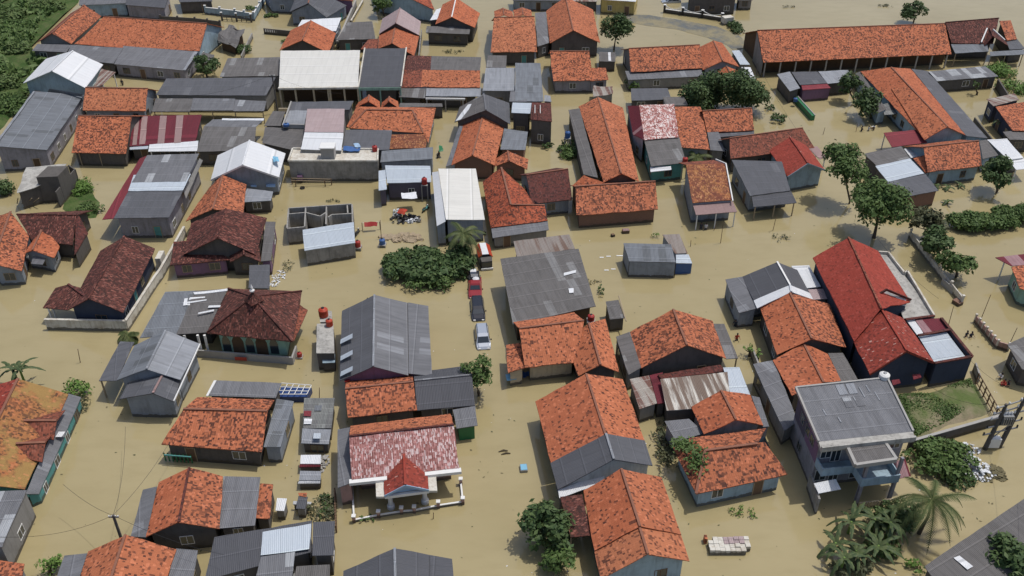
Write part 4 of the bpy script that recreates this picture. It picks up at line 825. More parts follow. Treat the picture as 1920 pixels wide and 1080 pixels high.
h.q('MB', [(1372,95),(1386,94),(1406,121),(1388,121)], 2.5, 2.3, name='side_roof', ov=.2).q('MW', [(1390,126),(1407,126),(1417,148),(1398,148)], 2.4, 2.2, walls=False, name='canopy', posts=[(.95,.95)])
h.gd('T3', (1368,135), (1362,124), (1350,142), (1396,146), he=2.3, walls=False).done()
h = House('flat grey roofed shed left of the dark tree cluster', 'wdark', name='shed', cat='shed'); h.q('A7', [(1183,166),(1252,165),(1259,186),(1184,189)], 2.6, 2.3).done()
h = House('small framed flat roof touching the dark tree cluster', 'wgrey', name='shed', cat='shed', win=False); h.q('A4', [(1243,182),(1282,181),(1290,197),(1248,198)], 2.7, 2.6, ov=.1, rag=0).done()
# long arcade
h = House('very long orange tiled arcade building with a row of posts, top right', 'wdark', win=False); h.gl('T2', (1420,57), (1772,44), (1431,117), (1784,101), he=3.0, pitch=24, ov=.4, front=2.2, wall='wwood')
rl, rr, el, er, bl, br = h.last
for k in range(13): p = el.lerp(er, .015+.97*k/12); h.add('post', MB().box((p.x-.12,p.y+.25,-.5),(p.x+.12,p.y+.49,2.9)), 'concp')
m = MB(); m.face([el+Vector((-.05,.1,-.1)), rl+Vector((-.05,0,-.1)), Vector((rl.x-.05,rl.y,-.4)), Vector((el.x-.05,el.y,-.4))]); h.add('end_wall', m, 'wgrey'); h.done()
h = House('dark maroon tiled house with white crossed gable boards at the top right', 'wdark', win=False); h.gl('TM', (1773,42), (1873,34), (1784,81), (1862,82), he=3.3, pitch=24).q('T2', [(1874,39),(1895,38),(1907,73),(1888,76)], 4.6, 3.4, name='side_roof')
h.gd('TM', (1862,68), (1856,53), (1846,86), (1891,86), he=3.2, A2=(1842,80), B2=(1884,74), walls=False); h.add('barge_board', MB().beam(W(1840,79,3.7), W(1851,53,5.1), .22, .2).beam(W(1862,55,5.1), W(1884,75,3.7), .22, .2), 'white')
h.q('A6', [(1783,83),(1851,83),(1854,96),(1791,100)], 3.2, 2.8, walls=False, name='canopy', posts=[(.03,.95),(.97,.95)]).q('A7', [(1886,76),(1908,74),(1922,91),(1893,93)], 3.2, 2.8, name='side_roof').q('A6', [(1856,97),(1921,93),(1920,102),(1857,105)], 2.7, 2.5, walls=False, name='canopy', posts=[(.03,.9),(.45,.9),(.97,.9)]).done()
h = House('low building with grey, white and red sheet roofs below the long arcade', 'wdark', win=False); h.q('A3', [(1457,139),(1481,134),(1500,165),(1481,171)], 2.8, 2.5, name='left_roof').q('A7', [(1484,135),(1532,134),(1551,156),(1500,159)], 2.9, 2.6).q('MM2', [(1502,159),(1551,157),(1558,165),(1505,169)], 2.5, 2.3, name='canopy', wall='wpurple', ov=.1).q('A3', [(1534,134),(1590,131),(1602,152),(1552,157)], 2.8, 2.5, name='right_roof').done()
h = House('broad orange tiled house with pale blue gable and long grey side roofs, right', 'wblue'); h.gd('T3', (1777,238), (1671,126), (1734,260), (1811,254), A2=(1613,134), B2=(1708,129), he=3.0, hr=4.9)
h.q('T1', [(1671,166),(1701,161),(1776,238),(1733,262)], (3.9,5.05,5.0,3.1), None, walls=False, name='front_roof')
h.q('A7', [(1709,129),(1739,133),(1852,259),(1812,255)], (2.9,2.5,2.4,2.8), None, name='lean_to_roof', ov=.15).q('A4', [(1603,138),(1613,134),(1662,205),(1646,212)], (2.4,2.8,2.7,2.3), None, name='lean_to_roof', ov=.1)
h.q('AP', [(1650,196),(1684,190),(1690,212),(1660,217)], 2.6, 2.1, walls=False, name='awning', jit=.2, rag=.3).done()
h = House('low grey roof bending round the flooded yard with the little tree, right', 'wdark'); h.q('A5', [(1741,134),(1847,124),(1872,143),(1757,152)], 2.8, 2.4).done()
h = House('orange roof with a rusty white top strip at the right edge', 'wnavy'); h.q('T2', [(1867,200),(1925,190),(1960,246),(1899,245)], 3.5, 2.8).q('MR2', [(1850,186),(1902,175),(1911,187),(1863,199)], 2.9, 3.3, name='back_roof').done()
h = House('flat maroon canopy on thin posts in front of the pale blue gable', 'wdark', name='carport', cat='carport', win=False); h.q('MM2', [(1657,249),(1719,243),(1739,267),(1673,276)], 2.7, 2.4, walls=False, posts=[(.03,.05),(.03,.95),(.9,.95)]).done()
h = House('grey and white patched roof house with a brick front behind two round trees', 'wbrick', win=False); h.q('A4', [(1620,288),(1690,274),(1706,296),(1645,312)], 3.0, 2.8, wall='wdark').q('MB', [(1641,311),(1706,297),(1733,325),(1665,341)], 3.05, 2.9, name='light_roof', wall='wdark').q('A7', [(1636,348),(1735,326),(1760,357),(1702,368)], 2.95, 2.7, name='front_roof', wall='wbrick').done()
h = House('orange tile roof on a light blue wall, left of the round dense tree', 'wblue'); h.gl('T2', (1731,276), (1835,264), (1740,323), (1841,311), he=2.7, pitch=24).q('T3', [(1712,297),(1733,291),(1742,322),(1736,324)], (2.7,3.4,2.7,2.4), None, name='side_roof', ov=.1)
h.q('A4', [(1836,264),(1850,262),(1872,291),(1843,298)], 3.0, 2.5, name='side_roof', ov=.2).q('MW', [(1695,279),(1713,276),(1726,292),(1708,296)], 2.6, 2.5, name='side_roof', ov=.2).done()
h = House('bright white metal roof at the right edge beside the round dense tree', 'wgrey'); h.q('MW', [(1851,262),(1888,260),(1919,296),(1891,300)], 2.8, 2.6).q('MW', [(1891,300),(1920,297),(1932,316),(1905,318)], 2.4, 2.2, walls=False, name='canopy', posts=[(.05,.95)]).done()
h = House('grey roof corner at the right edge above the white metal roof', 'wdark'); h.q('A4', [(1880,247),(1918,243),(1935,262),(1893,262)], 2.6, 2.4).done()
h = House('maroon canopy with orange tiles and green wall at the right edge', 'wgreen'); h.q('MM', [(1866,483),(1935,474),(1940,495),(1897,499)], 3.0, 2.8, walls=False, name='canopy', posts=[(.04,.5)]).q('T2', [(1897,501),(1940,493),(1965,560),(1912,540)], 2.9, 2.5).done()
h = House('dark grey roof corner over the water at the right edge near the picket wall', 'wdark'); h.q('A4', [(1889,646),(1930,626),(1950,700),(1916,692)], 2.9, 2.6, ov=.5).done()
h = House('large dark plank-like sheet roof with one white panel in the bottom right corner', 'wdark', win=False); h.q('A4', [(1733,1062),(1925,932),(2000,1040),(1800,1150)], 3.2, 2.8).q('MW', [(1788,1046),(1799,1042),(1824,1062),(1814,1068)], 3.22, 3.18, walls=False, name='white_panel', th=.03).done()
# red roofed long navy building
h = House('long navy walled building with bright red tile roofs and grey concrete yard', 'wnavy', name='long_building', cat='building', win=False)
h.gd('TR', (1652,578), (1591,445), (1602,640), (1707,566), A2=(1524,483), B2=(1646,470), he=4.0, hr=6.4, wall='wnavy', cap='TO')
h.q('wwhite', [(1662,543),(1699,561),(1698,574),(1640,557)], (6.0,4.4,3.9,5.4), None, walls=False, name='gable_panel', rag=0, jit=0, th=.05)
h.add('barge_board', MB().beam(W(1640,557,5.6), W(1662,543,6.3), .2, .25).beam(W(1662,543,6.3), W(1708,562,4.2), .2, .25), 'TM2')
h.gd('TR2', (1700,657), (1652,579), (1631,701), (1752,679), A2=(1600,640), B2=(1693,596), he=3.7, hr=5.9, wall='wnavy', fas='TR2', cap='TR')
h.q('conc', [(1648,474),(1665,474),(1752,592),(1694,597)], 2.9, 2.9, name='concrete_deck', rag=0, jit=.02, ov=.02).q('MW', [(1700,600),(1715,598),(1731,624),(1719,628)], 3.2, 3.2, name='side_roof', ov=.05)
h.q('MM', [(1716,600),(1765,596),(1779,617),(1732,624)], 3.3, 3.2, name='side_roof', ov=.05).q('MB', [(1722,631),(1775,623),(1811,670),(1752,679)], 3.1, 3.0, name='side_roof', ov=.05)
pp = MB(); pts = [W(1648,471,3.3), W(1666,472,3.3), W(1696,510,3.3), W(1702,507,3.3), W(1752,590,3.3)]
for p, q_ in zip(pts[:-1], pts[1:]): pp.beam((p.x,p.y,1.4), (q_.x,q_.y,1.4), .22, 3.8)
h.add('parapet_wall', pp, 'concw')
nv = MB(); pts = [W(1754,594,3.5), W(1824,668,3.5), W(1634,700,3.5)]
pts = [W(1765,597,3.4), W(1822,668,3.4), W(1754,681,3.4)]
for p, q_ in zip(pts[:-1], pts[1:]): nv.beam((p.x,p.y,1.4), (q_.x,q_.y,1.4), .25, 4.0)
h.add('yard_wall', nv, 'wnavy')
for p, q_ in (((1752,592),(1698,599)),((1780,618),(1722,629)),((1765,596),(1823,668)),((1823,668),(1752,681))): h.add('coping', MB().beam(W(*p,3.5), W(*q_,3.5), .32, .14), 'TM2')
for x, y in ((1680,716),(1719,706)): h.q('MM2', [(x-8,y-3),(x+6,y-5),(x+9,y+2),(x-6,y+6)], 2.3, 2.0, walls=False, name='window_hood')
h.done()
# two storey building
h = House('two-storey building with grey flat sheet roof, balconies and concrete parapet', 'wlil', name='two_storey_building', cat='building', win=False)
hz = 6.6; A = W(1492,727,hz+.2); B = W(1663,709,hz+.2); C = W(1712,809,hz-.1); D = W(1535,828,hz-.1)
h.add('roof', MB().slab([A, B, C, D], .12, .02, 1.2, 0), 'A1')
def bl4(x, y): return A.lerp(B, x).lerp(D.lerp(C, x), y)
for x, y, s_ in ((.42,.03,1),(.53,.03,1),(.43,.27,.8),(.55,.27,.8)):
    q4 = [bl4(x,y), bl4(x+.09,y), bl4(x+.09,y+.2), bl4(x,y+.2)]
    h.add('roof_light', MB().slab([p+Vector((0,0,.05)) for p in q4], .03, 0, 3), 'A3' if s_ == 1 else 'A5')
for x, y, l_ in ((.66,.12,.2),(.74,.10,.13),(.80,.24,.16),(.30,.62,.1),(.18,.45,.12)): h.add('lap_line', MB().beam(bl4(x,y)+Vector((0,0,.03)), bl4(x+.01,y+l_)+Vector((0,0,.03)), .12, .05), 'A3')
h.add('roof_edge', MB().beam(A, D, .2, .3).beam(A, B, .2, .26).beam(B, C, .2, .3), 'concp')
# storey bodies; front slab strip beyond the roof
F1 = W(1540,843,hz-.15); F2 = W(1716,823,hz-.15)
h.add('parapet', MB().prism([(D.x,D.y),(C.x,C.y),(F2.x,F2.y),(F1.x,F1.y)], hz-.55, hz-.12).beam(F1+Vector((0,0,.1)), F2+Vector((0,0,.1)), .25, .5), 'conc')
inw = lambda p, c, k: p+(xy(c)-xy(p)).normalized()*k
cen = (A+B+C+D)/4
r4 = [inw(D,cen,.5), inw(C,cen,.5), inw(B,cen,.5), inw(A,cen,.5)]
h.add('wall', MB().prism([(p.x,p.y) for p in r4], -.5, hz-.2), 'wlil')
fa, fb = xy(r4[0]), xy(r4[1]); dd = (fb-fa).normalized(); nn = Vector((dd.y,-dd.x,0)); Lf = (fb-fa).length
M = Matrix(((*dd,0),(*nn,0),(0,0,1,0),(0,0,0,1))).transposed(); M.translation = fa
# projecting porch roof slab (upper)
pu = [W(1588,838,6.3), W(1657,828,6.3), W(1680,862,6.1), W(1604,873,6.1)]
h.add('porch_roof', MB().slab([p+Vector((0,0,.12)) for p in pu], .12, .02, 1.2, 0), 'A4')
ed = MB()
for i in (0,1,2,3): ed.beam(pu[i]+Vector((0,0,-.02)), pu[(i+1)%4]+Vector((0,0,-.02)), .3, .45)
h.add('porch_edge', ed, 'concp')
# balcony floor and parapets at 3.2 m
fx = lambda x, y, z: M @ Vector((x, y, z))
bm_ = MB()
bx0, bx1, dp = 0.0, Lf*.36, 1.5
bm_.box((0, 0, 2.95), (Lf*.36, 1.5, 3.15), M); bm_.box((Lf*.36+.003, 0, 2.95), (Lf*.80, 3.3, 3.15), M); h.add('balcony_floor', bm_, 'wblue')
bp = MB(); bp.box((.0, 1.38, 3.151), (Lf*.36, 1.5, 3.95), M); bp.box((.0, 0, 3.151), (.12, 1.379, 3.95), M); bp.box((Lf*.36, 1.4, 3.151), (Lf*.36+.12, 3.3, 3.95), M); bp.box((Lf*.36+.121, 3.18, 3.151), (Lf*.80, 3.3, 3.95), M); bp.box((Lf*.80-.12, 0, 3.151), (Lf*.80, 3.179, 3.95), M)
h.add('balcony_wall', bp, 'wblue')
for x, y in ((Lf*.36+.3, 3.0), (Lf*.78, 3.0), (Lf*.36+.3, 2.9)):
    h.add('column', MB().box((x-.15, y-.15, -.5), (x+.15, y+.15, 2.94), M).box((x-.13, y-.13, 3.152), (x+.13, y+.13, 6.0), M), 'wlil')
for (x, z0, z1, w_) in ((.10, 3.9, 5.3, 1.0), (.22, 3.3, 5.4, .9), (.5, 3.3, 5.4, 1.2), (.66, 3.9, 5.3, 1.1), (.9, 4.2, 5.3, 1.0), (.1, .8, 2.2, 1.1), (.26, -.3, 2.2, .9), (.55, .6, 2.3, 1.6), (.9, .8, 2.1, 1.0)):
    h.window(fa, fb, x, w_, z0, z1, 'white')
la, lb = xy(r4[3]), xy(r4[0])
for t_, z0 in ((.3, 4.2), (.55, 4.2), (.75, 4.2), (.4, 1.0)): h.window(la+Vector((-.04,-.01,0)), lb+Vector((-.04,-.01,0)), t_, .9, z0, z0+1.0, 'wgrey')
dl = (lb-la).normalized(); nl = Vector((dl.y,-dl.x,0)); LL_ = (lb-la).length
ML = Matrix(((*dl,0),(*nl,0),(0,0,1,0),(0,0,0,1))).transposed(); ML.translation = la
h.add('wall_panel', MB().box((.05,-.001,3.2),(LL_*.48,.03,6.0), ML), 'wplum'); h.add('wall_panel', MB().box((LL_*.50,-.001,3.2),(LL_-.1,.035,6.05), ML), 'wpurple')
cn = [W(1526,906,2.7), W(1567,898,2.7), W(1577,917,2.4), W(1535,925,2.4)]
h.add('canopy', MB().slab(cn, .05, .02, 1, 0), 'MW')
p = cn[3]; h.add('post', MB().box((p.x-.05,p.y,-.5),(p.x+.05,p.y+.1,2.35)), 'concp')
c2 = [W(1664,868,3.0), W(1697,860,3.2), W(1708,892,2.4), W(1668,902,2.4)]
h.add('canopy', MB().slab(c2, .05, .03, 1, 0), 'MM')
gt = MB()
for k in range(16): x = Lf*.40+k*.30; gt.box((x, 3.55, -.3), (x+.12, 3.6, .9), M)
gt.box((Lf*.40-.1, 3.5, .85), (Lf*.40+4.8, 3.549, .97), M); h.add('gate', gt, 'wcream')
h.add('side_wall', MB().beam(W(1516,905,.8), W(1532,953,.8), .2, 2.6), 'wconc')
h.done()
# ruin on the left
h = House('dark roofless concrete ruin with broken flat slab and rubble on top', 'wdark', name='ruin', cat='ruin', win=False)
h.q('conc', [(50,313),(124,308),(110,336),(30,363)], 3.0, 3.0, ov=.3, wall='wdark', jit=.08, rag=.2)
p = W(72,345,3.2); h.add('upper_block', MB().prism([(p.x,p.y),(p.x+3,p.y+.3),(p.x+3.2,p.y+3.6),(p.x+.3,p.y+3.4)], -.5, 4.3), 'wdark')
wallrun(h, [(104,360),(139,318)], 2.6, 'wdark'); wallrun(h, [(128,309),(141,318)], 2.4, 'wdark')
for k in range(4): a = W(32+k*9,382,.3); h.add('plank', MB().beam(a, a+Vector((.9+.3*k,-.8,1.4)), .12, .08), 'woodlt')
h.done()
# draped shed
h = House('shed draped with a sagging grey net cloth in the yard at the top left', 'wwood', name='shed', cat='shed', win=False); h.q('A4', [(430,44),(459,57),(441,89),(407,73)], (3.4,2.9,2.0,2.4), None, ov=.7, jit=.5, rag=.4).done()
h = House('small grey tin lean-to beside the dense bush, upper left', 'wdark', name='shed', cat='shed', win=False); h.q('A4', [(380,98),(402,103),(396,120),(370,116)], 2.4, 2.0).done()
h = House('plain grey sheet roof between the canal wall and the pink gable at the top', 'wdark'); h.q('A4', [(652,42),(698,40),(704,73),(631,75)], 3.2, 2.7).done()
h = House('flat white roof wedged behind the orange gable at the top left of centre', 'wbg'); h.q('MW', [(566,37),(640,33),(630,58),(553,60)], 3.2, 3.0, rag=0).done()
h = House('orange gable standing just above the wide off-white roof', 'wdark'); h.gd('T3', (567,75), (583,38), (524,94), (616,100), A2=(545,57), B2=(630,62), he=2.9).done()
h = House('gable with pale pink back part and orange front part, above the slate shop roof', 'wdark'); h.gd('MP', (742,43), (750,15), (710,64), (786,66), A2=(717,35), B2=(789,40), he=3.6, cap='MPK').gd('T3', (735,81), (742,44), (709,91), (777,105), A2=(711,64), B2=(786,67), he=3.3).q('TO', [(690,74),(709,73),(708,92),(676,92)], 2.8, 2.4, name='side_roof').done()
h = House('orange gable with a white ridge line and grey front canopy, top centre', 'wdark'); h.gd('T3', (847,32), (855,-4), (816,46), (890,52), A2=(830,8), B2=(900,25), he=3.2, cap='white').q('A4', [(800,49),(882,51),(880,64),(798,61)], 2.9, 2.6, name='canopy', ov=.5).q('MW', [(818,18),(830,14),(820,36),(806,38)], 3.0, 2.8, name='side_roof', ov=.1).done()
# ------------------------------------------------------------------ water, land
t = NT('water'); tc = t.n('ShaderNodeTexCoord').outputs['Object']
n1 = t.noise(tc, .035, 4, .55); n2 = t.noise(t.scale(tc, (.25, .6, 1)), 1.0, 4, .6)
col = t.mix(t.step(n1, .35, .65), (.328, .271, .138), (.380, .320, .176))
col = t.mix(t.math('MULTIPLY', t.step(n2, .45, .75), .35), col, (.280, .231, .114))
hgt = t.math('ADD', t.noise(t.scale(tc, (1.0, 1.8, 1)), 1.6, 4, .6), t.math('MULTIPLY', t.noise(tc, .35, 2), .8))
t.bump(hgt, .07, .12)
MATS['water'] = t.fin(col, .08, .5)
m = MB(); n = 8; xs = [-900+1800*i/n for i in range(n+1)]; ys = [-150+1500*i/n for i in range(n+1)]
for i in range(n):
    for j in range(n): m.face([(xs[i],ys[j],0),(xs[i+1],ys[j],0),(xs[i+1],ys[j+1],0),(xs[i],ys[j+1],0)])
single('flood_water', m, 'water', None, None, kind='structure', org=Vector((0,0,0)))

def landm(key, c1, c2, c3, sc=.25):
    t = NT(key); tc = t.n('ShaderNodeTexCoord').outputs['Object']
    a = t.noise(tc, sc, 5, .65); b = t.noise(tc, sc*5, 4, .7); 
    col = t.mix(t.step(a, .42, .58), c1, c2); col = t.mix(t.math('MULTIPLY', t.step(b, .5, .7), .8), col, c3)
    t.bump(b, .8, .3); MATS[key] = t.fin(col, .95, .15)
landm('field', (.045, .085, .022), (.085, .12, .04), (.10, .095, .05))
landm('lot', (.10, .135, .045), (.25, .21, .14), (.15, .15, .08), .14)
landm('road', (.13, .14, .14), (.26, .23, .15), (.20, .18, .12), .16)
def land(name, px, h=.25, mat='field', org=None):
    """low ground rising out of the water inside the outline"""
    P = [W(x, y, 0) for x, y in px]; c = sum(P, Vector())/len(P); m = MB(); N = 6
    def pt(k, r):
        p = c.lerp(P[k % len(P)], r); z = h*min(1, (1-r)*3.5)-.06+noise.noise(p*.35)*.12*(1 if r < .99 else 0)
        return Vector((p.x, p.y, z))
    for k in range(len(P)):
        for j in range(N):
            r0, r1 = j/N, (j+1)/N
            if j == 0: m.face([pt(k,0), pt(k,r1), pt(k+1,r1)])
            else: m.face([pt(k,r0), pt(k,r1), pt(k+1,r1), pt(k+1,r0)])
    return single(name, m, mat, None, None, kind='structure', org=Vector((c.x, c.y, 0)))
def dens(px, n=1):
    out = []
    for i in range(len(px)):
        a = Vector(px[i]); b = Vector(px[(i+1) % len(px)])
        for k in range(n): out.append(tuple(a.lerp(b, k/n)+Vector((rng.uniform(-2,2), rng.uniform(-1.5,1.5)))*(k > 0)))
    return out
GP = [(-80,-60),(170,-60),(150,2),(75,45),(60,90),(100,128),(40,150),(62,172),(30,215),(-20,270),(-80,300)]
land('green_field', dens(GP, 4), .5)
LP = [(1672,738),(1740,735),(1822,705),(1846,745),(1862,775),(1780,800),(1716,830),(1690,790)]
land('grass_lot', dens(LP, 4), .3, 'lot')
land('yard_ground', dens([(105,365),(150,330),(172,345),(190,380),(185,415),(140,410),(112,395)], 3), .12, 'field')
# raised road at the top, partly dry
m = MB()
rp = [((1150,26),(1150,36)),((1215,28),(1212,48)),((1280,38),(1270,55)),((1345,50),(1325,70)),((1385,66),(1362,84)),((1405,84),(1380,98))]
for (a,b),(c,d) in zip(rp[:-1], rp[1:]): m.face([W(*b,.03), W(*d,.03), W(*c,.03), W(*a,.03)])
single('road', m, 'road', None, None, kind='structure')

# ------------------------------------------------------------------ vegetation
def leaf_mesh(name, centers, normals, sizes, mat, org, parent=None, asp=1.7, seed=0):
    r = np.random.default_rng(seed); n = len(centers)
    nr = normals+r.normal(0, .55, (n, 3)); nr /= np.linalg.norm(nr, axis=1)[:, None]
    a = np.cross(nr, r.normal(0, 1, (n, 3))); a /= np.linalg.norm(a, axis=1)[:, None]; b = np.cross(nr, a)
    s_ = sizes[:, None]
    v = np.stack([centers-a*s_*asp*.5, centers-b*s_*.42, centers+a*s_*asp*.5, centers+b*s_*.42], 1).reshape(-1, 3)-np.array(org)
    me = bpy.data.meshes.new(name); me.vertices.add(4*n); me.vertices.foreach_set('co', v.astype(np.float32).ravel())
    me.loops.add(4*n); me.loops.foreach_set('vertex_index', np.arange(4*n, dtype=np.int32)); me.polygons.add(n)
    me.polygons.foreach_set('loop_start', np.arange(0, 4*n, 4, dtype=np.int32)); me.polygons.foreach_set('loop_total', np.full(n, 4, dtype=np.int32))
    me.update(); me.validate(); me.materials.append(MATS[mat])
    o = bpy.data.objects.new(name, me); COL.objects.link(o)
    if parent is not None: o.parent = parent
    return o
def blobs(c, rx, ry, rz, nb, r, fill=.55):
    """lumps of a crown: centres and radii"""
    out = []
    for _ in range(nb):
        while True:
            p = r.uniform(-1, 1, 3)
            if np.linalg.norm(p) < 1 and (p[2] > -.75): break
        k = r.uniform(.20, .48)
        out.append((np.array(c)+p*np.array([rx, ry, rz])*(1-k*.8), k*min(rx, ry, rz*1.4)))
    return out
def leaves_on(bl, dens_, size, r):
    cs = []; ns = []; ss = []
    for c, rad in bl:
        n = int(dens_*rad*rad*12)
        d = r.normal(0, 1, (n, 3)); d /= np.linalg.norm(d, axis=1)[:, None]; d[:, 2] = np.where(d[:, 2] < -.5, -d[:, 2], d[:, 2])
        rr = rad*r.uniform(.45, 1.12, n)**.6*np.where(r.random(n) < .12, 1.25, 1)
        cs.append(c+d*rr[:, None]*np.array([1, 1, .85])); ns.append(d+np.array([0, 0, .4])); ss.append(size*r.uniform(.6, 1.35, n))
    return np.concatenate(cs), np.concatenate(ns), np.concatenate(ss)
SEED = [100]
def tree(base, crown, r_m, label, mat='leaf', nb=20, flat=.8, dn=9, size=.34, name='tree', cat='tree', group=None, trunk=.16, low=False):
    SEED[0] += 1; r = np.random.default_rng(SEED[0])
    b = W(*base, 0); c = Wy(*crown, b.y); 
    rz = r_m*flat; c.z = max(c.z, rz*.75)
    e = bpy.data.objects.new(name, None); COL.objects.link(e); e.location = b; props(e, label, cat, group)
    bl = blobs(c, r_m, r_m, rz, nb, r)
    C_, N_, S_ = leaves_on(bl, dn, size, r)
    k = C_[:, 2] > .03; leaf_mesh('crown', C_[k], N_[k], S_[k], mat, b, e, seed=SEED[0])
    m = MB(); mid = b.lerp(c, .45)+Vector((r.uniform(-.2,.2), r.uniform(-.2,.2), 0))
    m.tube([b+Vector((0,0,-.6)), b+Vector((.03,0,.5)), mid, c], [trunk*1.5, trunk*1.15, trunk*.85, trunk*.4], 7)
    for q_, rad in bl[:9]:
        s0 = mid.lerp(c, float(r.uniform(0, .6))); q_ = Vector(q_); m.tube([s0, s0.lerp(q_, .5)+Vector((0,0,-.1)), q_], [trunk*.5, trunk*.35, trunk*.12], 5)
    m.build('trunk', 'bark', b, e)
    return e
def bush(px, py, rx, ry, rz, label, mat='leafd', nb=10, dn=10, size=.28, name='bush', cat='bush', group=None, kind=None, ks=1.0):
    nb = int(nb*max(1, (max(rx, ry)/min(rx, ry))**.7))
    SEED[0] += 1; r = np.random.default_rng(SEED[0]); b = W(px, py, 0)
    bl = []
    for _ in range(nb):
        an = r.uniform(0, 2*math.pi); q_ = math.sqrt(r.random()); k = r.uniform(.3, .55)
        bl.append((np.array([b.x+rx*q_*math.cos(an)*.8, b.y+ry*q_*math.sin(an)*.8, rz*(.25+.4*r.random()*(1-q_*.6))]), k*min(rx, ry)*ks))
    C_, N_, S_ = leaves_on(bl, dn, size, r); C_[:, 2] *= 1.0; k = (C_[:, 2] > .02) & (C_[:, 2] < rz*1.3)
    o = leaf_mesh(name, C_[k], N_[k], S_[k], mat, b, seed=SEED[0]); o.location = b; props(o, label, cat, group, kind)
    return o
def frond(m, p0, az, L, droop, w_, up=.6, n=8, leaflets=True, fold=.25):
    """one palm frond: rachis plus leaflets"""
    pts = []; d = Vector((math.cos(az), math.sin(az), 0))
    for i in range(n+1):
        s_ = i/n; pts.append(p0+d*L*s_*(1-.12*s_*droop)+Vector((0,0,L*(up*s_-droop*s_*s_))))
    m.tube(pts, [.05*(1-.8*i/n)+.01 for i in range(n+1)], 4)
    sd = Vector((-d.y, d.x, 0)); K = 30
    for k in range(2, K):
        s_ = k/K; i = min(n-1, int(s_*n)); f = s_*n-i; p = pts[i].lerp(pts[i+1], f); tg = (pts[i+1]-pts[i]).normalized()
        wl = w_*math.sin(math.pi*min(1, s_*.85+.18))**.7
        for sg in (-1, 1):
            tip = p+sd*sg*wl+tg*wl*.55+Vector((0,0,-wl*(.35+fold)))
            m.face([p-tg*.07, p+tg*.07, tip+tg*.06])
def coconut(base, top, L, label, nf=17, tilt=0, mat='palm', trunk_r=.14):
    b = W(*base, 0); c = Wy(*top, b.y); T = Thing('coconut_palm', label, 'palm tree')
    mid = b.lerp(c, .5)+Vector((.25, 0, 0))
    T.add('trunk', MB().tube([b+Vector((0,0,-.5)), b.lerp(mid,.5), mid, mid.lerp(c,.6), c], [trunk_r*1.6, trunk_r*1.2, trunk_r, trunk_r*.9, trunk_r*.8], 8), 'bark')
    for k in range(nf):
        m = MB(); az = k*2.4+rng.uniform(-.3,.3); s_ = k/nf
        frond(m, c, az, L*rng.uniform(.85,1.1), .75+.55*s_, .62, up=.85-.75*s_); T.add('frond', m, mat)
    T.add('coconuts', MB().lathe(c+Vector((.2,-.1,-.35)), [(.02,0),(.14,.1),(.14,.2),(.02,.3)], 7).lathe(c+Vector((-.2,.05,-.4)), [(.02,0),(.14,.1),(.14,.2),(.02,.3)], 7), 'woodlt')
    T.done(b)
def banana(px, py, hs, label, nl=9, L=2.2, h0=1.6, group=None, mat='banana', tilt=0):
    b = W(px, py, 0); T = Thing('banana_plant', label, 'banana plant', group)
    T.add('stem', MB().tube([b+Vector((0,0,-.5)), b+Vector((0,0,h0))], [.16, .10], 8), 'leafl')
    for k in range(nl):
        az = k*2.4+hs+rng.uniform(-.3,.3); d = Vector((math.cos(az), math.sin(az), 0)); sd = Vector((-d.y, d.x, 0)); m = MB(); n = 13; prev = None
        LL = L*rng.uniform(.8,1.15); up = rng.uniform(.45,1.25); dr = rng.uniform(.5,1.5)
        for i in range(n+1):
            s_ = i/n; p = b+Vector((0,0,h0-.1))+d*LL*s_+Vector((0,0,LL*(up*s_-dr*s_*s_))); wl = .23*math.sin(math.pi*min(1,(.12+s_*.86)))**.6*rng.uniform(.55,1.15)+.01
            cur = (p-sd*wl+Vector((0,0,-wl*.35)), p, p+sd*wl+Vector((0,0,-wl*.35)))
            if prev: m.face([prev[0], prev[1], cur[1], cur[0]]); m.face([prev[1], prev[2], cur[2], cur[1]])
            prev = cur
        T.add('leaf', m, mat)
    T.done(b)

tree((1151,93), (1156,50), 3.6, 'leafy tree standing in water beside the steep orange gable at the top', 'leafd', 17)
tree((1712,44), (1713,24), 3.0, 'lone dark tree behind the very long orange arcade roof', 'leafd', 13)
tree((1325,205), (1325,170), 5.3, 'left of the two big dark trees behind the pinkish glare-painted roof', 'leafd', 20, dn=10)
tree((1392,208), (1390,170), 5.0, 'right of the two big dark trees, next to the flooded lane', 'leafd', 18, dn=10)
bush(1190,165,1.9,1.9,2.6,'round green bush at the left end of the grey lean-to under the mottled orange roof','leaf',8)
tree((1600,192), (1592,158), 2.5, 'upper tree beside the broad orange tiled house, in front of the grey canopy', 'leafd', 12)
tree((1632,222), (1625,192), 3.0, 'lower tree beside the broad orange tiled house, nearer the wading people', 'leafd', 14)
tree((1831,178), (1832,160), 1.1, 'little tree alone in the flooded yard on the right', 'leaf', 8, size=.24)
tree((1592,382), (1587,312), 4.0, 'slender tree with twin stems left of the grey and white patched roof', 'leaf', 22, dn=6.5, trunk=.14)
tree((1638,446), (1647,384), 4.4, 'big spreading tree in open water above the bright red roof', 'leaf', 24, dn=9, trunk=.22)
tree((1868,362), (1867,324), 2.9, 'dense rounded tree beside the light blue walled orange house', 'leafd', 18, dn=12, flat=.95)
G1 = 'trees inside the concrete lane fence'
tree((1742,450), (1742,418), 2.9, 'dark tree at the far end of the lane fence, next to the hedge', 'leafo', 16, dn=9, group=G1)
tree((1762,490), (1762,458), 3.0, 'dark leafy tree in the middle of the lane fence', 'leafd', 16, dn=10, group=G1)
tree((1792,520), (1792,488), 2.6, 'brighter tree at the near end of the lane fence', 'leaf', 15, dn=10, group=G1)
bush(1838,426,5.6,1.9,2.9,'trimmed hedge block reaching from the dark fence trees to the right','leaf',40,dn=12,name='hedge',cat='hedge')
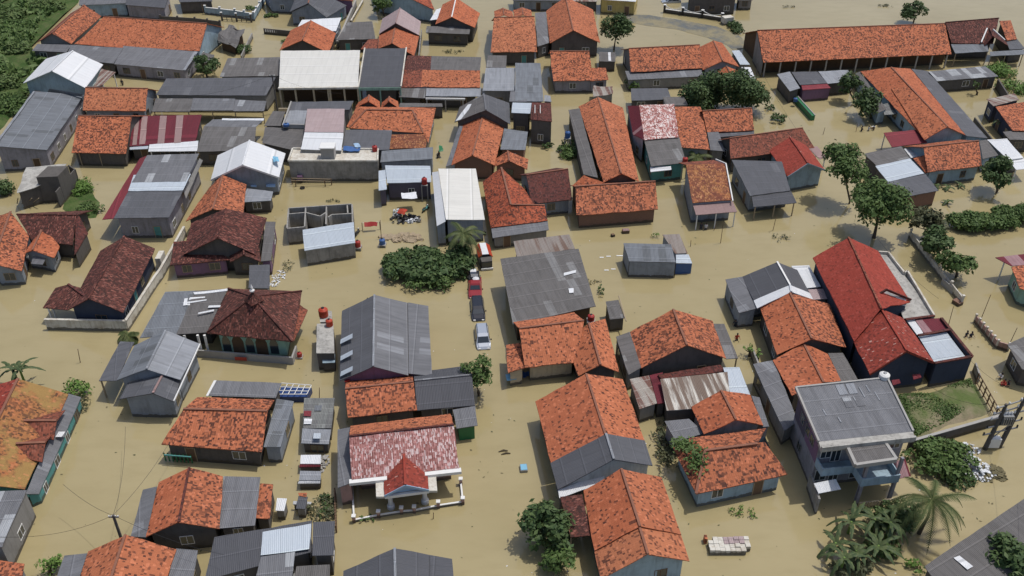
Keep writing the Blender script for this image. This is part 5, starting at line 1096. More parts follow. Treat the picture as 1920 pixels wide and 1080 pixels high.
bush(1908,412,4.8,1.9,3.0,'hedge continuing to the right edge of the picture','leaf',34,dn=12,name='hedge',cat='hedge')
bush(790,512,6.0,4.2,3.4,'large sprawling dark green bush left of the coconut palm','leafd',44,dn=7,size=.42,ks=.62)
bush(845,520,2.2,1.6,1.0,'low leafy skirt of the dark thicket toward the pickup','leaf',10,dn=6,size=.26)
bush(802,538,3.0,2.4,1.9,'low leafy tip of the dark thicket pointing down the open water','leaf',8,dn=6,size=.26)
bush(858,500,3.2,3.2,3.8,'rounded end of the dark thicket directly under the coconut palm','leafd',22,dn=7,size=.40,ks=.65)
bush(745,492,1.6,1.4,1.6,'small leafy clump at the left tip of the dark thicket','leaf',8)
tree((897,742), (894,697), 2.2, 'small rounded tree right of the black sheet roof half', 'leaf', 15, dn=10, flat=.9, size=.27)
tree((1030,1020), (1027,988), 2.8, 'dark dense tree beside the maroon side roof at the bottom', 'leafd', 18, dn=10, flat=.95)
tree((1050,1070), (1050,1050), 2.0, 'lighter green tree just below the dark dense one at the bottom', 'leaf', 12, dn=10, flat=.9, size=.27)
tree((95,1076), (95,1060), 1.3, 'small bright green tree at the bottom left by the grey sheet side roof', 'leafl', 9, dn=10, size=.22)
bush(142,742,1.7,1.5,2.0,'bright bush behind the yellow lichened roof','leafl',9,dn=7,size=.24)
bush(152,765,1.0,1.6,1.2,'dull twiggy bush at the corner of the grey lean-to of the lichened roof','leafo',6,dn=5,size=.2)
tree((388,145), (388,120), 3.0, 'dense dark tree squeezed between grey roofs, upper left', 'leafd', 14, flat=.6)
tree((720,30), (716,8), 2.6, 'round tree at the top edge beside the light blue wall', 'leaf', 13)
bush(455,98,2.4,1.6,1.8,'bush between the draped shed and the orange gable','leafd',9)
bush(117,15+60,1.0,.8,.8,'small shrub at the far left corner of the dark red gable','leafd',5)
bush(500,192,1.0,1.4,2.0,'green bush in the gap beside the open arcade of pale posts','leaf',6)
bush(540,80,1.8,.7,.9,'leafy shrubs hanging over the low dark wall of the small flooded yard','leaf',7)
bush(510,32,2.0,1.0,.9,'grass green shrub at the back of the small flooded yard','leaf',7)
bush(470,18,1.6,.9,1.0,'shrub inside the light blue yard fence at the top','leaf',6)
bush(1870,138,3.2,3.2,1.2,'rank green weeds on the bank beyond the low bending grey roof','leafl',12,size=.26,dn=7,kind=None)
bush(1900,168,2.6,3.0,1.0,'second patch of rank weeds, nearer the rusty white roof','leafl',10,size=.26,dn=7)
bush(1458,228,1.2,1.6,1.6,'upright dark shrub right of the two big dark trees','leafd',7)
bush(1443,205,1.0,1.0,1.3,'small shrub by the blue boxes next to the lane','leafd',5)
bush(1067,285,1.6,4.2,1.2,'weedy strip along the grey lean-to of the long narrow gable','leaf',14,dn=8,size=.26)
bush(1028,278,.9,.9,1.3,'potted looking shrub beside the little red shelter','leafd',5)
bush(150,355,2.2,2.4,.9,'grassy weeds beside the dark concrete ruin','leafl',12,dn=7,size=.24)
bush(170,398,2.0,1.6,1.3,'taller shrub below the grassy weeds of the ruin','leaf',9,size=.26)
bush(10,362,2.4,2.2,2.0,'dark bush left of the concrete ruin','leafd',9)
bush(1395,962,1.6,.8,.35,'low floating patch of green water plants below the overgrown house','leafl',8,dn=9,size=.16,name='floating_plants',cat='water plants',kind='stuff')
bush(1352,838,2.2,.5,3.9,'climbing plant over the left hip of the overgrown orange roof','leaf',1) if False else None
def vine(pts, label, n=500, mat='leaf', sp=.45):
    SEED[0] += 1; r = np.random.default_rng(SEED[0]); P = [np.array(W(*p)) for p in pts]; c = []
    for _ in range(n):
        k = r.integers(0, len(P)-1); f = r.random(); c.append(P[k]*(1-f)+P[k+1]*f+r.normal(0, sp, 3)*np.array([1,1,.25])+np.array([0,0,.15]))
    c = np.array(c); o_ = Vector((float(c[:,0].mean()), float(c[:,1].mean()), 0)); o = leaf_mesh('climbing_plant', c, np.tile([0,-.2,1.], (n,1)), np.full(n, .26), mat, o_, seed=SEED[0]); o.location = o_; props(o, label, 'climbing plant', None, 'stuff')
vine([(1268,832,3.0),(1290,836,3.6)], 'green creeper on the upper left corner of the overgrown orange roof', 220)
vine([(1300,868,3.5),(1312,848,4.2),(1305,885,3.2)], 'green creeper in the middle of the left hip of the overgrown orange roof', 260)
vine([(1240,800,.3),(1245,840,.2),(1252,868,.2)], 'dull green creeper rising from the lane left of the overgrown house', 340, 'leafo', .5)
bush(1765,872,4.4,2.9,2.6,'broad green shrubbery between the white rubble and the coconut palm','leaf',40,dn=7,size=.3,ks=.6)
bush(1795,905,1.8,1.2,.8,'low leafy fringe of the shrubbery reaching into the water','leafd',9,size=.24)
coconut((1722,1000), (1748,938), 4.2, 'tall coconut palm in front of the shrubbery at the lower right', 18)
coconut((864,490), (868,438), 3.3, 'coconut palm with yellowing fronds over the dark thicket', 15, trunk_r=.12)
coconut((1312,312), (1306,294), 2.6, 'low palm fan behind the tall brown speckled roof', 11, trunk_r=.1)
coconut((240,640), (240,628), 1.5, 'small palm poking up left of the mosque wing', 9, trunk_r=.08)
G2 = 'banana plants in the clump at the lower right'
for i, (x, y, lab) in enumerate(((1562,1035,'leftmost banana plant of the clump, leaning over the water'),(1590,1000,'banana plant at the back left of the clump'),(1632,1000,'tall banana plant at the centre back of the clump'),(1660,1010,'banana plant at the right of the clump, by the dark bush'),(1600,1050,'banana plant at the middle front of the clump'),(1640,1045,'banana plant at the right front of the clump'),(1575,1072,'lowest banana plant of the clump at the picture edge'))):
    banana(x, y, i*1.1, lab, 8+i%3, 1.9+.25*(i%3), 1.3+.35*(i%4), G2)
bush(1672,985,2.6,2.0,2.8,'dark bush right of the banana clump','leafd',22,ks=.7)
bush(1700,965,1.8,1.4,1.6,'leafy bush between the banana clump and the tall coconut palm','leafd',12,ks=.8)
bush(1655,1035,1.8,1.4,1.2,'leafy undergrowth in front of the banana clump','leaf',8)
bush(1600,1070,2.4,1.0,1.0,'undergrowth at the foot of the banana clump','leafo',9)
bush(1712,1070,1.2,.9,1.0,'bright green bush at the bottom edge left of the plank-like roof','leafl',7,size=.22)
tree((1915,1090), (1908,1050), 3.0, 'dark tree over the plank-like roof in the bottom right corner', 'leafd', 14, flat=.6)
banana(36, 722, .2, 'left banana plant behind the lichened roof', 6, 2.0, 2.4)
banana(49, 724, 1.0, 'right banana plant behind the lichened roof', 7, 2.3, 2.5)
banana(1872,245,0,'banana plant beside the grey lean-to at the right edge',8,2.0,1.6)
G3 = 'bedraggled banana stems below the light blue walled orange house'
for i, (x, y, lab) in enumerate(((1755,352,'first bedraggled banana stem, nearest the brick wall'),(1776,356,'bedraggled banana stem between the brick wall and the round tree'),(1800,350,'third bedraggled banana stem, near the round tree'),(1776,382,'fallen looking banana stem farthest out in the water'))):
    banana(x, y, i*.9, lab, 5, 1.1, .5, G3)
tree((1405,668), (1405,655), .9, 'small bright tree left in the walled strip beside the charcoal gable', 'leafl', 6, size=.2)
tree((1420,676), (1420,662), .8, 'second small bright tree right in the walled strip', 'leafl', 6, size=.2)
bush(685,570,1.1,.8,.7,'pale bush touching the far corner of the large slate gable','leafo',5,size=.2)
bush(1128,548,.5,1.6,1.2,'thin shrub left of the tiny dark roofed hut','leafd',6,size=.22)
bush(690,975,1.0,.5,.5,'low green plant inside the white front fence','leaf',5,size=.18)
bush(1095,425,1.2,.4,.3,'thin floating weeds below the wide brick-walled house','leafo',5,size=.16,name='floating_plants',cat='water plants',kind='stuff')
bush(1232,445,.8,.6,.9,'small yellow-green shrub behind the grey shack','leafl',4,size=.2)
for (x, y, a, b_, lab) in ((1465,448,1.3,1.0,'dark heap of drifted twigs in open water'),(1110,530,1.3,.6,'thin drift of twigs right of the broad dark grey hall'),(625,378,1.4,.5,'drifted brush behind the roofless concrete shell'),(1385,300,.6,.6,'drift of brush beside the charcoal roof') ,(1478,14,1.6,.6,'drifted weeds at the top right'),(1660,12,2.2,.8,'scattered weeds in the open water at the top right'),(850,98,3.0,.9,'floating litter and weeds under the orange gable at the top'),(540,500,.8,1.6,'pale brush by the grey porch of the dark red house'),(560,1000+12-70,.2,.2,'x')):
    if lab != 'x': bush(x, y, a, b_, .35, lab, 'leafo', 7, 7, .16, 'driftwood_heap', 'drift heap', None, 'stuff')
bush(600,960,2.0,1.6,1.0,'fallen brush beside the two tiny sheds','leafo',9,dn=6,size=.2)
bush(612,950,1.0,1.8,.8,'dark green heap against the thin wall by the tiny sheds','leafd',6,size=.2)
# meadow tufts
def tufts(name, poly, n, label, mat='grass', size=.35, zz=.5, k_=.12, th_=-.05):
    P = [W(x, y, 0) for x, y in poly]; r = np.random.default_rng(5); c = []
    x0, x1 = min(p.x for p in P), max(p.x for p in P); y0, y1 = min(p.y for p in P), max(p.y for p in P)
    def inside(x, y):
        k = False
        for i in range(len(P)):
            a, b = P[i], P[i-1]
            if (a.y > y) != (b.y > y) and x < (b.x-a.x)*(y-a.y)/(b.y-a.y)+a.x: k = not k
        return k
    while len(c) < n:
        x, y = r.uniform(x0, x1), r.uniform(y0, y1)
        if inside(x, y) and noise.noise(Vector((x*k_, y*k_, 0)))+r.uniform(-.2,.2) > th_: c.append((x, y, zz*(.6+.8*r.random()*(1+noise.noise(Vector((x*.3,y*.3,2)))))))
    c = np.array(c); o_ = Vector((float(c[:,0].mean()), float(c[:,1].mean()), 0))
    o = leaf_mesh(name, c, np.tile([0,-.3,.6], (n,1)), np.full(n, size)*r.uniform(.6,1.5,n), mat, o_, seed=3); o.location = o_; props(o, label, 'grass', None, 'stuff')
tufts('meadow_grass', [(-60,-40),(165,-40),(140,2),(72,48),(58,92),(95,128),(38,152),(55,172),(20,225),(-20,262),(-60,260)], 15000, 'rank green grass and weeds covering the field at the top left', size=.8, zz=.75)
tufts('lot_grass', [(1684,742),(1740,738),(1818,712),(1830,740),(1815,770),(1760,800),(1712,822)], 5200, 'short grass growing in patches on the walled lot', size=.15, zz=.20, k_=.20, th_=.02)
for (x, y, rx, ry, lab, mt) in ((30,100,3,2.4,'bush in the left meadow near the rubble','leafm'),(90,18,4.5,2.6,'bushes in the meadow beside the dark red gable','leafm'),(20,40,4,3,'bushes in the upper left corner of the meadow','leafm'),(10,165,3.4,3,'dark bush in the meadow left of the white gable','leafm'),(38,208,2.8,2.6,'bush in the lowest corner of the meadow above the slate roof','leaf')):
    bush(x, y, rx, ry, 1.8, lab, mt, 12, 6, .4)

def litter(name, label, n, mat, s0, s1, seed, box=(-60,60,1980,1100)):
    """loose bits floating on the water, thicker in some lanes"""
    r = random.Random(seed); m = MB(); k = 0
    while k < n:
        p = W(r.uniform(box[0], box[2]), r.uniform(box[1], box[3]), .0)
        if noise.noise(Vector((p.x*.07, p.y*.07, seed)))+r.uniform(-.25,.25) < .12: continue
        k += 1; a = r.uniform(0, 6.28); L = r.uniform(s0, s1); d = Vector((math.cos(a), math.sin(a), 0)); e = Vector((-d.y, d.x, 0))*L*r.uniform(.15,.6); z = Vector((0,0,r.uniform(.015,.04)))
        m.face([p-d*L+z, p-e+z, p+d*L*r.uniform(.5,1)+z, p+e+z])
    single(name, m, mat, label, 'litter', kind='stuff')
litter('floating_weeds','bits of dark weed floating on the flood water',430,'leafo',.06,.22,3)
litter('floating_twigs','brown twigs and husks floating on the flood water',360,'dead',.05,.20,8)
litter('floating_scraps','small white scraps floating on the flood water',110,'tarpw',.06,.16,5)
# ------------------------------------------------------------------ fences and walls
def fence(pts, ht, label, mat='wconc', posts=None, th=.15, name='fence', cat='fence', post_ht=None, pmat=None, pw=.3, style='solid', step=None, captop=None, group=None):
    T = Thing(name, label, cat, group); P = [W(*p, ht) for p in pts]; P = [Vector((p.x, p.y, 0)) for p in P]
    for a, b in zip(P[:-1], P[1:]):
        L = (b-a).length
        if style == 'solid': T.add('panel', MB().beam(a+Vector((0,0,ht/2-.3)), b+Vector((0,0,ht/2-.3)), th, ht+.6), mat)
        else:
            m = MB()
            for z in ((.15, ht-.1) if style != 'rail' else (.3, ht*.62, ht-.05)): m.beam(a+Vector((0,0,z)), b+Vector((0,0,z)), .07, .1)
            n = int(L/(.32 if style == 'picket' else 1.1))
            for k in range(n+1): p = a.lerp(b, k/max(1,n)); m.box((p.x-.06,p.y-.06,-.4), (p.x+.06,p.y+.06,ht))
            T.add('panel', m, mat)
        if captop and style == 'solid': T.add('coping', MB().beam(a+Vector((0,0,ht+.045)), b+Vector((0,0,ht+.045)), th+.12, .09), captop)
    if posts:
        for a, b in zip(P[:-1], P[1:]):
            n = max(1, round((b-a).length/posts))
            for k in range(n+(1 if b is P[-1] else 0)):
                p = a.lerp(b, k/n); h_ = post_ht or ht+.15
                i = T.add('pillar', MB().box((p.x-pw/2,p.y-pw/2,-.6), (p.x+pw/2,p.y+pw/2,h_)), pmat or mat)
                T.add('pillar_cap', MB().box((p.x-pw*.66,p.y-pw*.66,h_), (p.x+pw*.66,p.y+pw*.66,h_+.12)), captop or pmat or mat, i)
    T.done(); return T
fence([(83,599),(235,602),(290,518),(300,505),(345,425)], 1.5, 'whitewashed block wall round the long dark red tiled gable', 'concw', None, .2, 'yard_wall', 'wall', captop='concw')
fence([(295,485),(303,470)], 1.9, 'short pale gate pillar beside the dark red tiled gable', 'concw', None, .7, 'gate_pillar', 'pillar')
fence([(660,905),(664,975),(710,966),(753,959),(777,957),(822,948),(868,941),(864,905)], .28, 'low white fence with pink pillars before the pink house with the red porch', 'concw', 3.4, .05, 'front_fence', 'fence', .80, 'wpink', .30, captop='white')
fence([(1708,434),(1806,558)], 1.1, 'pale concrete fence of the lane trees, facing the red roofed building', 'concw', 3.0, .14, 'lane_fence', 'fence', 1.35, 'concw', .24)
fence([(1768,522),(1808,556)], .9, 'short inner wall behind the near end of the lane fence', 'concp', None, .18, 'inner_wall', 'wall')
fence([(1790,560),(1803,568)], .5, 'small brick gate box at the near end of the lane fence', 'wbrick', None, .8, 'gate_box', 'pillar')
fence([(1831,592),(1872,640),(1893,646)], 1.0, 'pale balustrade wall curving toward the dark roof corner at the right', 'wpink', .9, .14, 'balustrade', 'fence', 1.15, 'concw', .2)
fence([(1836,700),(1880,778)], 1.5, 'rusty open rail fence along the grass lot', 'wood', None, .1, 'rail_fence', 'fence', style='rail')
fence([(1705,828),(1880,778)], 1.3, 'dark stained concrete wall on the near side of the grass lot', 'wdark', None, .2, 'lot_wall', 'wall', captop='concp')
fence([(1246,17),(1280,22),(1317,27),(1354,33)], .8, 'dark fence with white scalloped rails and four pillars at the top', 'wdark', 4.6, .2, 'ornamental_fence', 'fence', 1.7, 'dark', .45, captop='white')
sc = MB()
for (a, b) in (((1248,12),(1279,17)),((1282,17),(1315,22)),((1319,22),(1352,28))):
    p, q_ = W(*a, 1.5), W(*b, 1.5)
    for k in range(6):
        s0, s1 = k/6, (k+1)/6; z = lambda s_: 1.65-.55*math.sin(math.pi*s_); u0, u1 = p.lerp(q_, s0), p.lerp(q_, s1); u0.z = z(s0); u1.z = z(s1); sc.beam(u0, u1, .1, .14)
single('scalloped_rail', sc, 'white', 'white wavy metal rail above the dark ornamental fence at the top', 'railing')
fence([(1356,32),(1373,30)], 1.6, 'pale gate house block at the right end of the ornamental fence', 'concw', None, 1.6, 'gate_block', 'wall')
bush(1378,55,1.4,4.4,1.2,'overgrown bank right of the ornamental fence','leafd',12,dn=7,size=.3)
bush(1330,18,2.6,.9,1.2,'garden shrubs behind the ornamental fence','leafo',9,dn=7,size=.24)
fence([(384,14),(440,20),(475,26),(497,-12)], 1.5, 'light blue yard wall with white capped pillars, top left of centre', 'wblue', 3.2, .16, 'yard_wall', 'wall', 1.9, 'wblue', .36, captop='white')
fence([(300,30),(365,34),(412,40)], 1.4, 'dark weathered wall behind the long orange roofs', 'wdark', 4, .18, 'back_wall', 'wall')
fence([(415,28),(470,31)], 1.3, 'dark green gate with pillars in front of the light blue yard wall', 'wdark', 3.4, .12, 'gate', 'gate', 1.8, 'wdark', .34, style='rail', captop='white')
fence([(472,62),(452,104)], 1.1, 'old concrete wall along the canal road below the draped shed', 'wconc', None, .25, 'canal_wall', 'wall')
fence([(494,53),(546,58)], 1.2, 'low dark wall with white vents before the small flooded yard', 'wdark', None, .2, 'yard_wall', 'wall')
m = MB()
for k in range(6): p = W(498.5+k*4.2, 57.5+k*.3, .8); m.box((p.x-.12,p.y-.16,.55),(p.x+.12,p.y-.11,1.05))
for k in range(6):
    mm = MB(); p = W(498.5+k*4.2, 57.0+k*.3, .8); mm.box((p.x-.12,p.y-.2,.55),(p.x+.12,p.y-.12,1.05)); single('vent_block', mm, 'white', 'white vent block set in the low dark wall of the small flooded yard', 'vent block', 'vent blocks in the low dark yard wall')
fence([(667,0),(645,50),(632,78)], 1.6, 'leaning grey canal wall beside the mid grey roof at the top', 'wconc', None, .25, 'canal_wall', 'wall', captop='concp')
fence([(680,0),(658,38)], .6, 'crumbling stone edge of the yellow flooded lane at the top', 'concw', None, .3, 'stone_edge', 'wall')
fence([(1428,695),(1412,655)], 1.2, 'mossy wall strip holding the two small bright trees', 'wconc', None, .2, 'garden_wall', 'wall')
fence([(1830,680),(1838,704)], 1.2, 'short grey wall at the corner of the long navy building', 'wconc', None, .2, 'corner_wall', 'wall')
fence([(1569,272),(1585,292)], 1.1, 'broken plank fence left of the slender twin-stemmed tree', 'woodlt', None, .1, 'plank_fence', 'fence', style='picket')
fence([(1828,220),(1862,262)], 1.5, 'dark wall behind the grey lean-to of the broad orange tiled house', 'wdark', None, .2, 'back_wall', 'wall')
fence([(1872,148),(1890,176)], 1.8, 'dark side wall closing the flooded yard with the little tree', 'wdark', None, .25, 'yard_wall', 'wall')
fence([(627,915),(629,985)], 1.0, 'thin dark fence left of the low white fence', 'wood', None, .08, 'thin_fence', 'fence', style='picket')
fence([(790,55),(785,104)], 1.3, 'grey wall along the lane right of the pale pink gable', 'wconc', None, .2, 'lane_wall', 'wall')

# ------------------------------------------------------------------ cars
def car(px, py, az, label, paint, L=4.2, Wd=1.7, roof=1.72, kind='mpv', sink=.55, cat='car', name='parked_car'):
    b = W(px, py, 0); M = Matrix.Translation(b+Vector((0,0,-sink))) @ Matrix.Rotation(az, 4, 'Z')   # +X is the nose
    h = Wd/2; T = Thing(name, label, cat)
    if kind == 'mpv': st = [(-L/2,.35,.95,.97,.62,.9),(-L/2+.08,.28,1.0,1.45,.72,.97),(-L/2+.35,.25,1.02,roof-.06,.76,1.0),(-L/2+1.2,.25,1.0,roof,.80,1.0),(.25,.25,.98,roof-.02,.80,1.0),(.75,.25,.98,roof-.16,.78,1.0),(1.35,.25,.98,1.03,.86,1.0),(L/2-.25,.28,.85,.88,.80,.96),(L/2,.35,.65,.68,.65,.86)]
    elif kind == 'pickup': st = [(-L/2,.45,.95,.96,.9,.96),(-.55,.4,1.0,1.01,.92,1.0),(-.5,.4,1.0,1.65,.74,1.0),(.35,.4,1.0,1.68,.76,1.0),(.95,.4,1.0,1.06,.86,1.0),(L/2-.2,.42,.95,.98,.82,.97),(L/2,.5,.75,.78,.7,.9)]
    rings = []
    for x, z0, zb, zr, rw, bw in st:
        half = [(h*bw, z0), (h*bw*1.01, z0+.25), (h*bw, zb-.02), (h*rw, zr-.05), (h*rw*.86, zr)]
        rings.append([M @ Vector((x, y, z)) for y, z in half]+[M @ Vector((x, -y, z)) for y, z in half[::-1]])
    m = MB()
    for r0, r1 in zip(rings[:-1], rings[1:]):
        for k in range(len(r0)-1): m.face([r0[k], r1[k], r1[k+1], r0[k+1]])
        m.face([r0[-1], r1[-1], r1[0], r0[0]])
    m.face(rings[0]); m.face(rings[-1][::-1]); T.add('body', m, paint)
    def gl_(nm, pts): T.add(nm, MB().slab([M @ Vector(p) for p in pts], .012, 0, 5), 'glass')
    e = .025
    if kind == 'mpv':
        gl_('windshield', [(.78,-h*.70,roof-.15),(.78,h*.70,roof-.15),(1.32,h*.80,1.08),(1.32,-h*.80,1.08)])
        m = MB(); m.face([M @ Vector(p) for p in ((-L/2+.04,-h*.7,1.06),(-L/2+.04,h*.7,1.06),(-L/2+.22,h*.68,roof-.16),(-L/2+.22,-h*.68,roof-.16))]); T.add('rear_window', m, 'glass')
        for s_ in (-1, 1):
            for x0, x1 in ((-L/2+.45,-1.0),(-.92,-.05),(.03,.72)):
                m = MB(); m.face([M @ Vector(p) for p in ((x0, s_*(h*.97+.01), 1.06),(x1, s_*(h*.97+.01), 1.06),(x1, s_*(h*.82+.01), roof-.16),(x0, s_*(h*.82+.01), roof-.16))]); T.add('side_window', m, 'glass')
        T.add('roof_rail', MB().tube([M @ Vector((-1.6, h*.68, roof+.03)), M @ Vector((.3, h*.68, roof+.03))], .025, 4), 'dark'); T.add('roof_rail', MB().tube([M @ Vector((-1.6, -h*.68, roof+.03)), M @ Vector((.3, -h*.68, roof+.03))], .025, 4), 'dark')
    else:
        gl_('windshield', [(.40,-h*.66,1.62),(.40,h*.66,1.62),(.92,h*.76,1.12),(.92,-h*.76,1.12)])
        T.add('cargo_bed', MB().box((-L/2+.1,-h*.8,.99),(-.62,h*.8,1.015), M), 'dark')
        T.add('load', MB().lathe(M @ Vector((-1.3,.1,1.02)), [(.5,0),(.45,.3),(.2,.42)], 8), 'tarpw')
    for s_ in (-1, 1):
        T.add('headlight', MB().box((L/2-.12, s_*h*.62-.14, .62), (L/2+.02, s_*h*.62+.14, .78), M), 'white')
        T.add('mirror', MB().box((.72, s_*(h+.02), 1.0), (.84, s_*(h+.18), 1.15) , M) if s_ > 0 else MB().box((.72, -(h+.18), 1.0), (.84, -(h+.02), 1.15), M), 'dark')
        for x in (-L/2+.75, L/2-.8):
            c = M @ Vector((x, s_*(h-.12), .31)); ax = (M.to_3x3() @ Vector((0,1,0)))
            T.add('wheel', MB().tube([c-ax*.1, c+ax*.1], .31, 12), 'dark')
    T.done(b)
plain('paintsilver', (.42,.46,.52), .25, .6, metal=.3, var=.05); plain('paintblack', (.02,.022,.03), .2, .7, var=.05); plain('paintred', (.26,.025,.03), .3, .6, var=.05)
car(905,636, R(-84), 'silver people carrier with a pale roof, nearest in the line of drowned cars', 'paintsilver')
car(896,583, R(-85), 'black car in the middle of the line of drowned cars', 'paintblack', L=4.4, roof=1.55)
car(891,542, R(-88), 'red pickup with a dark load bed behind the black car', 'paintred', kind='pickup', L=4.4, cat='pickup')
car(1258,4, R(185), 'grey car parked behind the ornamental fence at the top', 'paintsilver', L=4.3)
T = Thing('small_truck', 'small truck under an orange and white cover by the coconut palm', 'truck'); b = W(909,490,0); M = Matrix.Translation(b) @ Matrix.Rotation(R(-80), 4, 'Z')
T.add('cab', MB().prism([tuple((M @ Vector(p)).xy) for p in ((1.0,-.75,0),(2.1,-.7,0),(2.1,.7,0),(1.0,.75,0))], -.4, 1.35), 'wdark')
T.add('windshield', MB().box((2.101,-.6,.6),(2.13,.6,1.2), M), 'glass')
T.add('bumper', MB().box((2.14,-.8,.1),(2.3,.8,.35), M), 'white')
T.add('cover', MB().slab([M @ Vector(p) for p in ((-2,-.42,1.75),(.95,-.42,1.75),(.95,.42,1.75),(-2,.42,1.75))], .1, .05, .8, .05), 'tarpw')
for s_, mm in ((-1,'orangep'),(1,'orangep')): T.add('cover_side', MB().slab([M @ Vector(p) for p in ((-2,s_*.42,1.74),(.95,s_*.42,1.74),(.95,s_*.95,1.3),(-2,s_*.95,1.3))], .08, .05, .8, .05), mm)
T.add('cargo_box', MB().box((-2,-.85,-.4),(.95,.85,1.2), M), 'steel'); T.done(b)
T = Thing('cart', 'dark handcart with grey boxes above the red pickup', 'cart'); b = W(889,522,0); M = Matrix.Translation(b) @ Matrix.Rotation(R(-88), 4, 'Z')
T.add('frame', MB().box((-1,-.7,.1),(1,.7,.55), M), 'dark'); T.add('box', MB().box((-.8,-.5,.551),(-.1,.3,1.0), M), 'tarpw'); T.add('box', MB().box((.1,-.4,.551),(.8,.5,.8), M), 'steel')
for s_ in (-1,1):
    c = M @ Vector((0, s_*.8, .1)); ax = M.to_3x3() @ Vector((0,1,0)); T.add('wheel', MB().tube([c-ax*.05, c+ax*.05], .35, 10), 'dark')
T.done(b)

# ------------------------------------------------------------------ water tanks
def tank(px, py, z, label, mat='redp', r=.55, h_=1.15, stand=True, group=None):
    p = W(px, py, z); T = Thing('water_tank', label, 'water tank', group)
    T.add('tank', MB().lathe((p.x,p.y,z), [(r*.96,0),(r,.08),(r*.97,h_*.3),(r,h_*.33),(r*.97,h_*.6),(r,h_*.63),(r*.97,h_*.8),(r*.6,h_*.95),(r*.3,h_)], 16), mat)
    T.add('lid', MB().lathe((p.x,p.y,z+h_), [(r*.32,0),(r*.32,.08),(r*.1,.1)], 10), 'dark' if mat != 'white' else 'steel')
    if stand:
        T.add('platform', MB().box((p.x-r*1.15,p.y-r*1.15,z-.1),(p.x+r*1.15,p.y+r*1.15,z-.002)), 'concp')
        for sx in (-1,1):
            for sy in (-1,1): T.add('leg', MB().box((p.x+sx*r-.06,p.y+sy*r-.06,-.5),(p.x+sx*r+.06,p.y+sy*r+.06,z-.101)), 'concp')
    T.done((p.x, p.y, 0 if stand else z))
tank(607,592,2.15,'larger orange water tank at the back of the narrow flat roofed block','orangep',.58,1.15,False)
tank(618,610,2.62,'smaller orange water tank on the corner of the narrow flat roofed block','orangep',.42,.9,False)
tank(703,283,3.42,'red water tank on the dirty white terrace','redp',.42,.95,False)
tank(1284,305,3.0,'red water tank behind the tall brown speckled roof','redp',.42,.95)
tank(671,462,.5,'red water tank standing low beside the pale blue-white shed','redp',.42,.95)
tank(1108,600,2.4,'red water tank squeezed between the broad grey hall and the L-shaped house','redp',.42,.8)
tank(796,345,2.6,'red water tank at the corner of the clean white box house','redp',.42,1.1)
tank(1064,258,1.6,'dark blue water tank on a concrete stand in the weedy strip','bluep',.45,1.2)
tank(1656,712,6.5,'white water tank on the roof of the two-storey building','white',.55,.9,False)
tank(717,457,.4,'blue barrel beside the drowned yard debris','bluep',.42,.8)
tank(562,668,.2,'small red drum at the corner of the mosque','redp',.3,.6)
tank(537,236,3.5,'squat blue basin on the grey annex roof','bluep',.5,.45,False)
tank(1004,255,.3,'dark red drum beside the green weedy strip','redp',.3,.5) if False else None
tank(1387,604,.3,'small pinkish drum at the corner of the charcoal gable','redp',.3,.6)
# cloths and sheets
def cloth(q4, z, label, mat, name='tarpaulin', cat='tarpaulin', jit=.15, th=.03):
    zz = z if hasattr(z, '__len__') else [z]*4
    m = MB().slab([W(*p, h) for p, h in zip(q4, zz)], th, jit, .4, .12); o = single(name, m, mat, label, cat); return o
cloth([(645,274),(676,275),(674,283),(643,283)], 3.75, 'crumpled blue tarpaulin on the dirty white terrace', 'bluep')
cloth([(662,268),(672,268),(676,275),(666,275)], 3.9, 'lilac cloth beside the blue tarpaulin on the terrace', 'paleb', 'cloth', 'cloth')
cloth([(511,292),(521,293),(524,304),(513,302)], 4.3, 'bright blue cloth bundle on the white gabled roof', 'cyan', 'cloth', 'cloth', .3)
cloth([(752,362),(780,360),(782,371),(754,373)], 2.2, 'pale sheet canopy over the yard below the clean white box house', 'tarpw', 'canopy_sheet', 'sheet')
cloth([(750,394),(765,396),(758,404),(744,400)], .9, 'torn orange and white cloth above the heap of belongings', 'orangep', 'cloth', 'cloth', .3)
cloth([(1640,150+85),(1641,236),(1641,240),(1630,238)], .3, 'white bundle held up by the wading people on the right', 'tarpw', 'bundle', 'bundle')
cloth([(646,714),(657,712),(657,717),(646,719)], 3.0, 'bright red cloth at the left end of the orange half roof', 'redp', 'cloth', 'cloth')
cloth([(948,704),(967,702),(968,710),(950,715)], .9, 'blue sheet at the left corner of the L-shaped orange house', 'cyan', 'cloth', 'cloth')
# laundry lines
T = Thing('laundry_line', 'red cloth hanging on a line between two posts in open water', 'laundry line')
a, b = W(680,432,0), W(713,430,0)
for p in (a, b): T.add('post', MB().box((p.x-.05,p.y-.05,-.5),(p.x+.05,p.y+.05,1.3)), 'woodlt')
T.add('line', MB().tube([a+Vector((0,0,1.25)), b+Vector((0,0,1.25))], .02, 4), 'white')
T.add('cloth', MB().slab([a+Vector((.3,.0,1.28)), b+Vector((-.3,.0,1.28)), b+Vector((-.35,-.45,.85)), a+Vector((.35,-.45,.85))], .03, .14, .4, .08), 'redp'); T.done()
T = Thing('wooden_rack', 'wooden drying rack with a dark bundle and tyre below the terrace building', 'rack')
a, b = W(548,345,0), W(622,347,0)
for p in (a, W(555,350,0), W(610,350,0), b): T.add('post', MB().box((p.x-.06,p.y-.06,-.5),(p.x+.06,p.y+.06,1.1)), 'wood')
T.add('rail', MB().beam(a+Vector((0,0,1.0)), b+Vector((0,0,1.0)), .09, .09), 'woodlt'); T.add('rail', MB().beam(a+Vector((0,-.5,.9)), b+Vector((0,-.5,.9)), .09, .09), 'woodlt')
